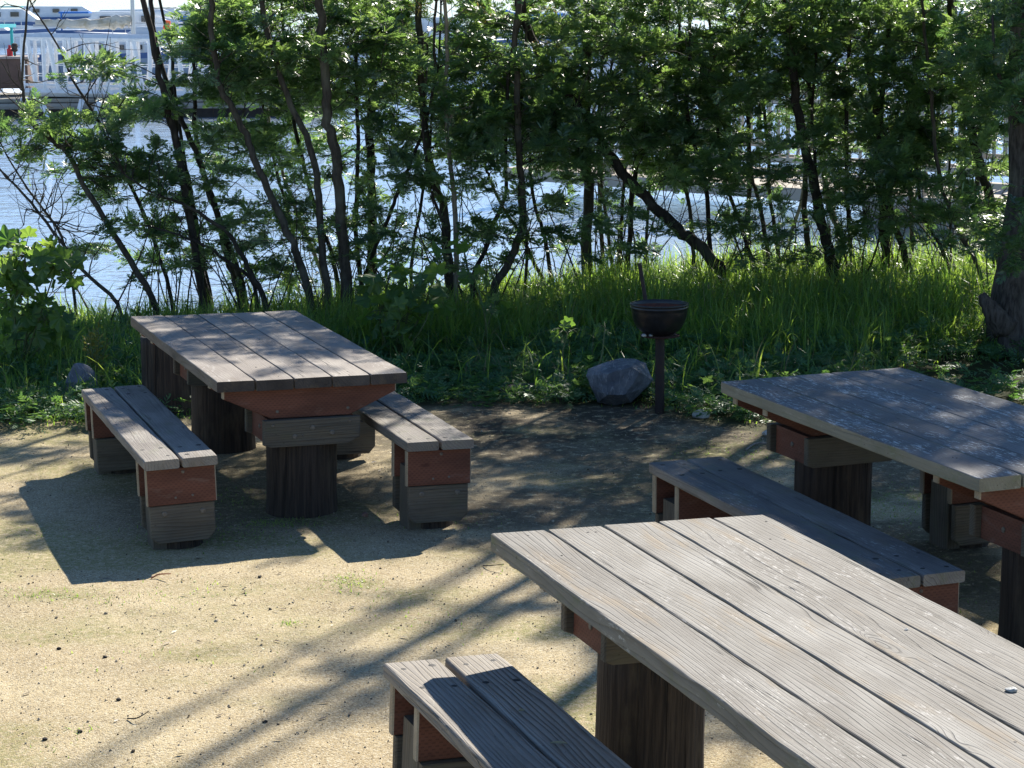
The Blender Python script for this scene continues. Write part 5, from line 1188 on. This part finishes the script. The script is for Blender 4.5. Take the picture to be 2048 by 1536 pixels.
# little things on the tables
def on_table(fit, L, px, py, dz=0):
    x, y, a, z, ta, tb, W_ = fit; p = on_plane(px, py, z)
    for _ in range(3):
        dx = p[:2] - np.array([x, y]); S = dx @ np.array([math.sin(a), -math.cos(a)]); Vv = dx @ np.array([math.cos(a), math.sin(a)]); p = on_plane(px, py, z + ta * (S - L / 2) + tb * (Vv - W_ / 2))
    return p + np.array([0, 0, dz])
DRY = leaf_mat('dry_leaf', (.25, .25, .15), (.32, .3, .2), .2, (.3, .3, .15), (.35, .3, .2))
def dry_leaf(label, c, L_, wd, yaw):
    t = np.linspace(0, 1, 9); V = []
    for q in t:
        w_ = wd * math.sin(math.pi * q) ** .8 / 2; V += [((q - .5) * L_, w_, .004 * math.sin(q * 3) + .004), ((q - .5) * L_, 0, .002), ((q - .5) * L_, -w_, .004)]
    F = [(3 * i + k, 3 * i + 3 + k, 3 * i + 4 + k, 3 * i + 1 + k) for i in range(8) for k in (0, 1)]
    mb = MB(); mb.add(V, F4=F, attr=(.5, 0, 0)); o = mb.build('dry_leaf', DRY, loc=c); o.rotation_euler = (0, 0, yaw); tag(o, label, 'leaf')
dry_leaf('long dry leaf lying in the shadow on the front bench', on_table(B4, LB, 1117, 1491, .004), .05, .014, -.1)
dry_leaf('small dry leaf on the front bench nearer its sunny end', on_table(B4, LB, 1043, 1426, .004), .02, .010, .4)
rock('small white pebble on the pale sunny table near its right edge', on_table(T3, LT3, 2022, 1384, .006), (.016, .012, .008), 801, ROCK_L, 5, 'pebble')
rock('tiny white chip on the pale sunny table', on_table(T3, LT3, 1812, 1261, .003), (.006, .005, .004), 802, ROCK_L, 5, 'pebble')

# ------------------------------------------------------------------ gangway, dock, boats across the water
ALU = simple_mat('painted_aluminium', (.8, .81, .82), .5, .4, 0, .3, 8, (.5, .5, .48))
CONC = simple_mat('concrete', (.30, .28, .24), .9, .2, 0, .7, 4, (.2, .185, .16), .2)
CONC_L = simple_mat('pale_concrete', (.38, .345, .29), .9, .2, 0, .6, 5, (.3, .27, .22), .2)
DARKT = simple_mat('tarred_timber', (.05, .04, .035), .8, .3, 0, .6, 6)
WHITE = simple_mat('white_gelcoat', (.72, .73, .74), .35, .5, 0, .3, 2, (.62, .62, .6))
BLUE = simple_mat('blue_canvas', (.03, .16, .5), .7); TEAL = simple_mat('teal_canvas', (.03, .3, .33), .7); REDP = simple_mat('red_paint', (.55, .03, .04), .5)
BEIGE = simple_mat('beige_sailcloth', (.52, .49, .43), .8, .2, 0, .8, 3, (.34, .28, .18), .4); GLASS = simple_mat('dark_glass', (.02, .03, .04), .1, .6); NAVY = simple_mat('navy_stripe', (.04, .09, .22), .5); MAST = simple_mat('mast_alloy', (.5, .5, .5), .4, .5, .5)
ORANGE = simple_mat('orange_plastic', (.75, .12, .03), .5)
def box(mb, x0, x1, y0, y1, z0, z1, mat=0):
    V = [(x, y, z) for x in (x0, x1) for y in (y0, y1) for z in (z0, z1)]
    mb.add(V, F4=[(0, 1, 3, 2), (4, 6, 7, 5), (0, 4, 5, 1), (2, 3, 7, 6), (0, 2, 6, 4), (1, 5, 7, 3)], mat=mat)
def bar(mb, a, b, w, t=None, mat=0):
    V, F, NG = tube([a, b], [w * .7071, w * .7071], 4); mb.add(V, F4=F, NG=NG, mat=mat)

def gangway():
    d = 55.0; a0 = at(48, 190, d); a1 = at(640, 200, d); xa, xb = a0[0], a1[0]
    zb0, zb1 = at(48, 184, d)[2], at(640, 196, d)[2]; zt0, zt1 = at(48, 74, d)[2], at(640, 82, d)[2]
    o = np.array([xa, d, ZW]); root = empty('gangway', o); tag(root, 'long white truss gangway sloping down across the water', 'gangway')
    zbf = lambda x: zb0 + (zb1 - zb0) * (x - xa) / (xb - xa); ztf = lambda x: zt0 + (zt1 - zt0) * (x - xa) / (xb - xa)
    for side in (0, 1.5):
        m = MB(); y = d + side
        bar(m, (xa, y, ztf(xa)), (xb, y, ztf(xb)), .11); bar(m, (xa, y, zbf(xa)), (xb, y, zbf(xb)), .14)
        bar(m, (xa, y, zbf(xa) + .18), (xb, y, zbf(xb) + .18), .05)
        for f in (.3, .5): bar(m, (xa, y + .03, zbf(xa) + f * (ztf(xa) - zbf(xa))), (xb, y + .03, zbf(xb) + f * (ztf(xb) - zbf(xb))), .016)
        n = 15; xs = np.linspace(xa, xb, n); bay = xs[1] - xs[0]
        for k in range(n):
            bar(m, (xs[k], y, zbf(xs[k])), (xs[k], y, ztf(xs[k])), .07)
            if k < n - 1: 
                d0_, d1_ = (.22, .66) if side == 0 else (.78, .34)
                bar(m, (xs[k] + d0_ * bay, y + .01, ztf(xs[k])), (xs[k] + d1_ * bay, y + .01, zbf(xs[k + 1])), .085)
        m.build('truss_side', ALU, root, origin=o)
    m = MB(); nseg = 12
    for k in range(nseg):
        x0, x1 = xa + (xb - xa) * k / nseg, xa + (xb - xa) * (k + 1) / nseg; box(m, x0, x1 - .004, d + .08, d + 1.42, zbf((x0 + x1) / 2) - .04, zbf((x0 + x1) / 2) + .02)
    m.build('deck', CONC, root, origin=o)
gangway()
def dock():
    d = 54.5; xl, xr = at(-260, 0, d)[0], at(640, 0, d)[0]; z1 = at(100, 196, d)[2]; o = np.array([(xl + xr) / 2, d, ZW]); root = empty('floating_dock', o)
    tag(root, 'dark floating dock with pipes under the white gangway', 'dock')
    m = MB(); box(m, xl, xr, d + .3, d + 4, ZW - .4, z1 - .12); m.build('float', DARKT, root, origin=o)
    m = MB(); box(m, xl, xr, d + .15, d + 4.1, z1 - .115, z1 - .03); bar(m, (xl, d, z1 - .2), (xr, d, z1 - .2), .1); m.build('deck', CONC, root, origin=o)
    for px in (75, 140, 175, 260):
        x = at(px, 0, d)[0]; m = MB(); V, F, NG = tube(smooth_path([(x - .5, d + .1, ZW + .45), (x, d - .2, ZW + .4), (x + .35, d - .4, ZW - .2)] if px == 75 else [(x + .2, d, ZW + .45), (x, d - .2, ZW - .3)], 8), .07, 8); m.add(V, F4=F, NG=NG); m.build('pipe', ALU, root, origin=o, smooth=True)
dock()
def shore_house():
    d = 56; o = at(-30, 178, d); root = empty('dock_box', o); tag(root, 'brown timber dock box left of the white gangway', 'dock box')
    m = MB(); box(m, at(-140, 0, d)[0], at(44, 0, d)[0], d + .3, d + 1.6, at(0, 178, d)[2], at(0, 119, d)[2]); m.build('body', simple_mat('brown_timber', (.13, .085, .07), .8, noise=.5, nscale=4), root, origin=o)
    m = MB(); box(m, at(-142, 0, d)[0], at(46, 0, d)[0], d + .25, d + 1.65, at(0, 118.5, d)[2], at(0, 114, d)[2]); m.build('lid', simple_mat('lid_grey', (.3, .26, .24), .7), root, origin=o)
    c = at(20, 114, d + .9); m = MB(); V, F, NG = tube([(0, 0, 0), (0, 0, .2), (0, 0, .22), (0, 0, .3)], [.075, .075, .04, .03], 12); m.add(V, F4=F, NG=NG); tag(m.build('fire_extinguisher', REDP, loc=c), 'red fire extinguisher standing on the dock box', 'fire extinguisher')
    c = at(30, 114, d + .8); root2 = empty('dock_lamp', c); tag(root2, 'small dark dock lamp beside the red extinguisher', 'lamp')
    m = MB(); V, F, NG = tube([(0, 0, 0), (0, 0, .13)], .025, 8); m.add(V, F4=F, NG=NG); m.build('stem', DARKT, root2)
    m = MB(); V, F, NG = tube([(0, 0, .13), (0, 0, .17), (0, 0, .22), (0, 0, .27), (0, 0, .33), (0, 0, .35)], [.05, .09, .07, .09, .07, .02], 12); m.add(V, F4=F, NG=NG); m.build('lamp_head', DARKT, root2)
shore_house()

def boat(label, x, d, L_, yaw, kind, cov=None, stripe=NAVY, hullm=None, group='boats in the marina'):
    root = empty('sailboat' if kind == 'sail' else 'motorboat', (x, d, ZW)); root.rotation_euler = (0, 0, yaw); tag(root, label, 'boat', group)
    fb = .95 if kind == 'sail' else 1.15; bw = L_ * .16
    m = MB(); n = 18; rows = []
    for i in range(n):
        t = i / (n - 1); xx = (t - .5) * L_; w_ = bw * (1 - max(0, (t - .45) / .55) ** 2.2) * (.82 + .18 * min(1, t / .3)); sh = fb * (1 + .25 * max(0, t - .4) ** 1.5 * 1.5)
        rows.append([(xx, -w_, sh), (xx + .02 * t, -w_ * .96, sh * .8), (xx, -w_ * .8, .0), (xx, -w_ * .3, -.4), (xx, w_ * .3, -.4), (xx, w_ * .8, .0), (xx + .02 * t, w_ * .96, sh * .8), (xx, w_, sh)])
    V = np.array(rows).reshape(-1, 3); F = []; k = 8
    for i in range(n - 1):
        for j in range(k - 1): F.append((i * k + j, (i + 1) * k + j, (i + 1) * k + j + 1, i * k + j + 1))
        F.append((i * k + 7, (i + 1) * k + 7, (i + 1) * k, i * k))
    F = np.array(F); st = np.array([(f[0] % k) in (0, 6) and (f[1] % k) in (0, 6) for f in F])
    n0 = m.n; m.add(V, F4=F[~st], NG=[[j for j in range(k)]], mat=0); m.F4.append(F[st] + n0); m.M4.append(np.full(st.sum(), 1))
    m.build('hull', [hullm or WHITE, stripe], root)
    m = MB()
    if kind == 'sail':
        cz = fb; Vc = [(-.18 * L_, -bw * .6, cz), (.2 * L_, -bw * .5, cz), (.14 * L_, -bw * .42, cz + .42), (-.17 * L_, -bw * .5, cz + .45)]
        Vc = Vc + [(a, -b, c) for a, b, c in Vc]; m.add(Vc, F4=[(0, 1, 2, 3), (4, 7, 6, 5), (3, 2, 6, 7), (0, 3, 7, 4), (1, 5, 6, 2)]); cab = m.build('cabin', WHITE, root)
        m = MB()
        for q in (-.08, .02, .1): box(m, q * L_ - .22, q * L_ + .22, -bw * .56 - .01, -bw * .53 - .0, cz + .14, cz + .3)
        m.build('window', GLASS, cab)
        m = MB(); V, F, NG = tube([(.08 * L_, 0, fb), (.08 * L_, 0, fb + L_ * 1.25)], [.075, .055], 10); m.add(V, F4=F, NG=NG); m.build('mast', MAST, root)
        m = MB(); V, F, NG = tube([(.08 * L_, 0, fb + .95), (-.36 * L_, 0, fb + .98)], .05, 8); m.add(V, F4=F, NG=NG); m.build('boom', MAST, root)
        m = MB(); q = np.linspace(0, 1, 22); rr = np.random.default_rng(int(abs(x) * 10)); P = np.stack([.07 * L_ - .42 * L_ * q, np.zeros(22), fb + 1.12 - .08 * np.sin(q * 3) + rr.normal(size=22) * .02], -1); V, F, NG = tube(P, (.22 - .1 * q) * (1 + .12 * rr.normal(size=22)), 12, 3, .15); V[:, 1] *= .6; m.add(V, F4=F, NG=NG); m.build('sail_cover', cov or BEIGE, root)
        m = MB()
        for yy in (-bw * .9, bw * .9):
            for t in np.linspace(-.42, .25, 7): bar(m, (t * L_, yy * .95, fb), (t * L_, yy * .95, fb + .6), .025)
            for hz in (.32, .6): bar(m, (-.42 * L_, yy * .95, fb + hz), (.25 * L_, yy * .95, fb + hz), .015)
        m.build('guard_rail', MAST, root)
    else:
        cz = fb; Vc = [(-.3 * L_, -bw * .8, cz), (.22 * L_, -bw * .7, cz), (.1 * L_, -bw * .6, cz + .95), (-.28 * L_, -bw * .7, cz + 1.0)]
        Vc = Vc + [(a, -b, c) for a, b, c in Vc]; m.add(Vc, F4=[(0, 1, 2, 3), (4, 7, 6, 5), (3, 2, 6, 7), (0, 3, 7, 4), (1, 5, 6, 2)]); cab = m.build('cabin', WHITE, root)
        for q in (-.2, -.07, .05):
            m = MB(); box(m, q * L_ - .3, q * L_ + .3, -bw * .78, -bw * .70, cz + .42, cz + .75); m.build('window', GLASS, cab)
        m = MB(); box(m, -.48 * L_, -.3 * L_, -bw * .8, bw * .8, cz + .9, cz + 1.0); box(m, -.47 * L_, -.46 * L_, -bw * .75, -bw * .72, cz, cz + .9); m.build('awning', cov or BLUE, root)
def boat_px(label, px, d, *a, **k): boat(label, at(px, 50, d)[0], d, *a, **k)
boat_px('grey-blue hulled sailboat with a lumpy beige sail cover on its boom, behind the gangway', 230, 80, 8.0, .05, 'sail', BEIGE, hullm=simple_mat('grey_blue_gelcoat', (.2, .25, .32), .4, .5))
boat_px('white motorboat with a teal awning behind the dock box', -245, 66, 8.0, math.pi - .1, 'motor', TEAL)
boat_px('white motorboat with a bright blue awning, far behind the beige sail cover', 280, 125, 9.0, .1, 'motor', BLUE)
boat_px('far white sailboat with a blue sail cover, left of the beige one', -40, 135, 9.0, .05, 'sail', BLUE)
boat_px('far white sailboat right of the beige sail cover', 330, 120, 10.0, math.pi - .08, 'sail', WHITE)
boat_px('far white motorboat with a cream awning, left end of the back row', 20, 165, 11.0, .08, 'motor', BEIGE)
boat_px('far white motorboat with a long low hull behind the beige sail cover', 250, 150, 13.0, math.pi - .05, 'motor', WHITE)
boat_px('far white sailboat in the back row with a cream cover', 400, 170, 12.0, .04, 'sail', BEIGE)
boat_px('far white motorboat with a teal awning in the back row', 140, 210, 14.0, .04, 'motor', TEAL)
boat_px('white sailboat glimpsed behind the left dark trunks', 520, 90, 9.0, .1, 'sail', BLUE)
boat_px('white motorboat glimpsed through the middle foliage', 860, 85, 9.0, .05, 'motor', WHITE)
boat_px('white sailboat glimpsed through the middle foliage', 1010, 100, 10.0, math.pi, 'sail', BLUE)
boat_px('white motorboat glimpsed above the grill', 1250, 95, 9.0, .1, 'motor', BLUE)
boat_px('white sailboat glimpsed behind the thick black trunk', 1560, 90, 10.0, .05, 'sail', WHITE)
boat_px('white motorboat glimpsed behind the pier', 1850, 100, 10.0, math.pi, 'motor', WHITE)
c = at(331, 50, 57); m = MB(); V, F, NG = tube([(0, 0, 0), (.02, 0, .1), (.06, 0, .28)], [.05, .1, .07], 10); m.add(V, F4=F, NG=NG); tag(m.build('buoy', ORANGE, loc=at(332, 64, 55.7)), 'orange buoy hung above the gangway rail', 'buoy')

def pier():
    # concrete pier on the right, running away from the bank
    p0 = at(1690, 388, 27.5); p1 = at(2200, 408, 25.0); dirv = p1 - p0; dirv[2] = 0; L_ = np.linalg.norm(dirv); yaw = math.atan2(dirv[1], dirv[0]); o = np.array([p0[0], p0[1], ZW]); root = empty('pier', o); root.rotation_euler = (0, 0, yaw)
    tag(root, 'pale concrete pier with slatted railings behind the right-hand trees', 'pier')
    zd = at(1716, 386, 27.3)[2] - ZW; m = MB(); box(m, -6, L_ + 6, 0, 2.4, zd - .16, zd); m.build('deck', CONC_L, root)
    m = MB(); box(m, .2, 1.9, .1, 2.3, -1.2, zd - .17); box(m, 2.1, 7, .5, 2.0, .1, zd - .17); m.build('pier_block', CONC, root)
    for yy in (.06, 2.3):
        m = MB()
        for k in range(9):
            x = -5.8 + k * 1.7; box(m, x, x + .1, yy, yy + .1, zd + .001, zd + 1.1)
        for hz in (.14, .3, 1.04): box(m, -5.9, L_ + 5.9, yy + .02, yy + .07, zd + hz, zd + hz + .07)
        for x in np.arange(-5.8, L_ + 5.8, .16): box(m, x, x + .035, yy + .035, yy + .06, zd + .37, zd + 1.04)
        m.build('railing', CONC_L, root)
pier()

# ------------------------------------------------------------------ camera, light, world
cam = bpy.data.cameras.new('camera'); cam.sensor_width = 36; cam.lens = 36 * FPX / 2048; cam.clip_start = .1; cam.clip_end = 5000
co = bpy.data.objects.new('camera', cam); COL.objects.link(co)
M = Matrix.Identity(4); upv = -DOWN; back = -FWD
for i in range(3): M[i][0], M[i][1], M[i][2], M[i][3] = RIGHT[i], upv[i], back[i], CAMP[i]
co.matrix_world = M; scene.camera = co

sd = Vector(SUN).normalized()
sun = bpy.data.lights.new('sun', 'SUN'); sun.energy = 5.0; sun.angle = math.radians(.53); sun.color = (1, .94, .84)
so = bpy.data.objects.new('sun', sun); COL.objects.link(so); so.rotation_euler = sd.to_track_quat('Z', 'Y').to_euler(); so.location = (10, 20, 20)
world = bpy.data.worlds.new('World'); scene.world = world; world.use_nodes = True
nt = world.node_tree; bg = nt.nodes['Background']; sky = nt.nodes.new('ShaderNodeTexSky'); sky.sky_type = 'NISHITA'; sky.sun_disc = False
sky.sun_elevation = math.asin(sd.z); sky.sun_rotation = math.atan2(SUN[0], SUN[1]); sky.air_density = 1.15; sky.dust_density = 0.0; sky.ozone_density = 3.0
tint = nt.nodes.new('ShaderNodeMix'); tint.data_type = 'RGBA'; tint.blend_type = 'MULTIPLY'; tint.inputs[0].default_value = 1; tint.inputs[7].default_value = (.84, .97, 1.16, 1)
nt.links.new(sky.outputs[0], tint.inputs[6]); nt.links.new(tint.outputs[2], bg.inputs[0]); bg.inputs[1].default_value = .062
scene.view_settings.view_transform = 'Standard'; scene.view_settings.look = 'None'; scene.view_settings.gamma = 1; scene.view_settings.exposure = 1.15
scene.cycles.max_bounces = 7; scene.cycles.diffuse_bounces = 3; scene.cycles.glossy_bounces = 3; scene.cycles.transmission_bounces = 4; scene.cycles.sample_clamp_indirect = 6; scene.cycles.sample_clamp_direct = 20
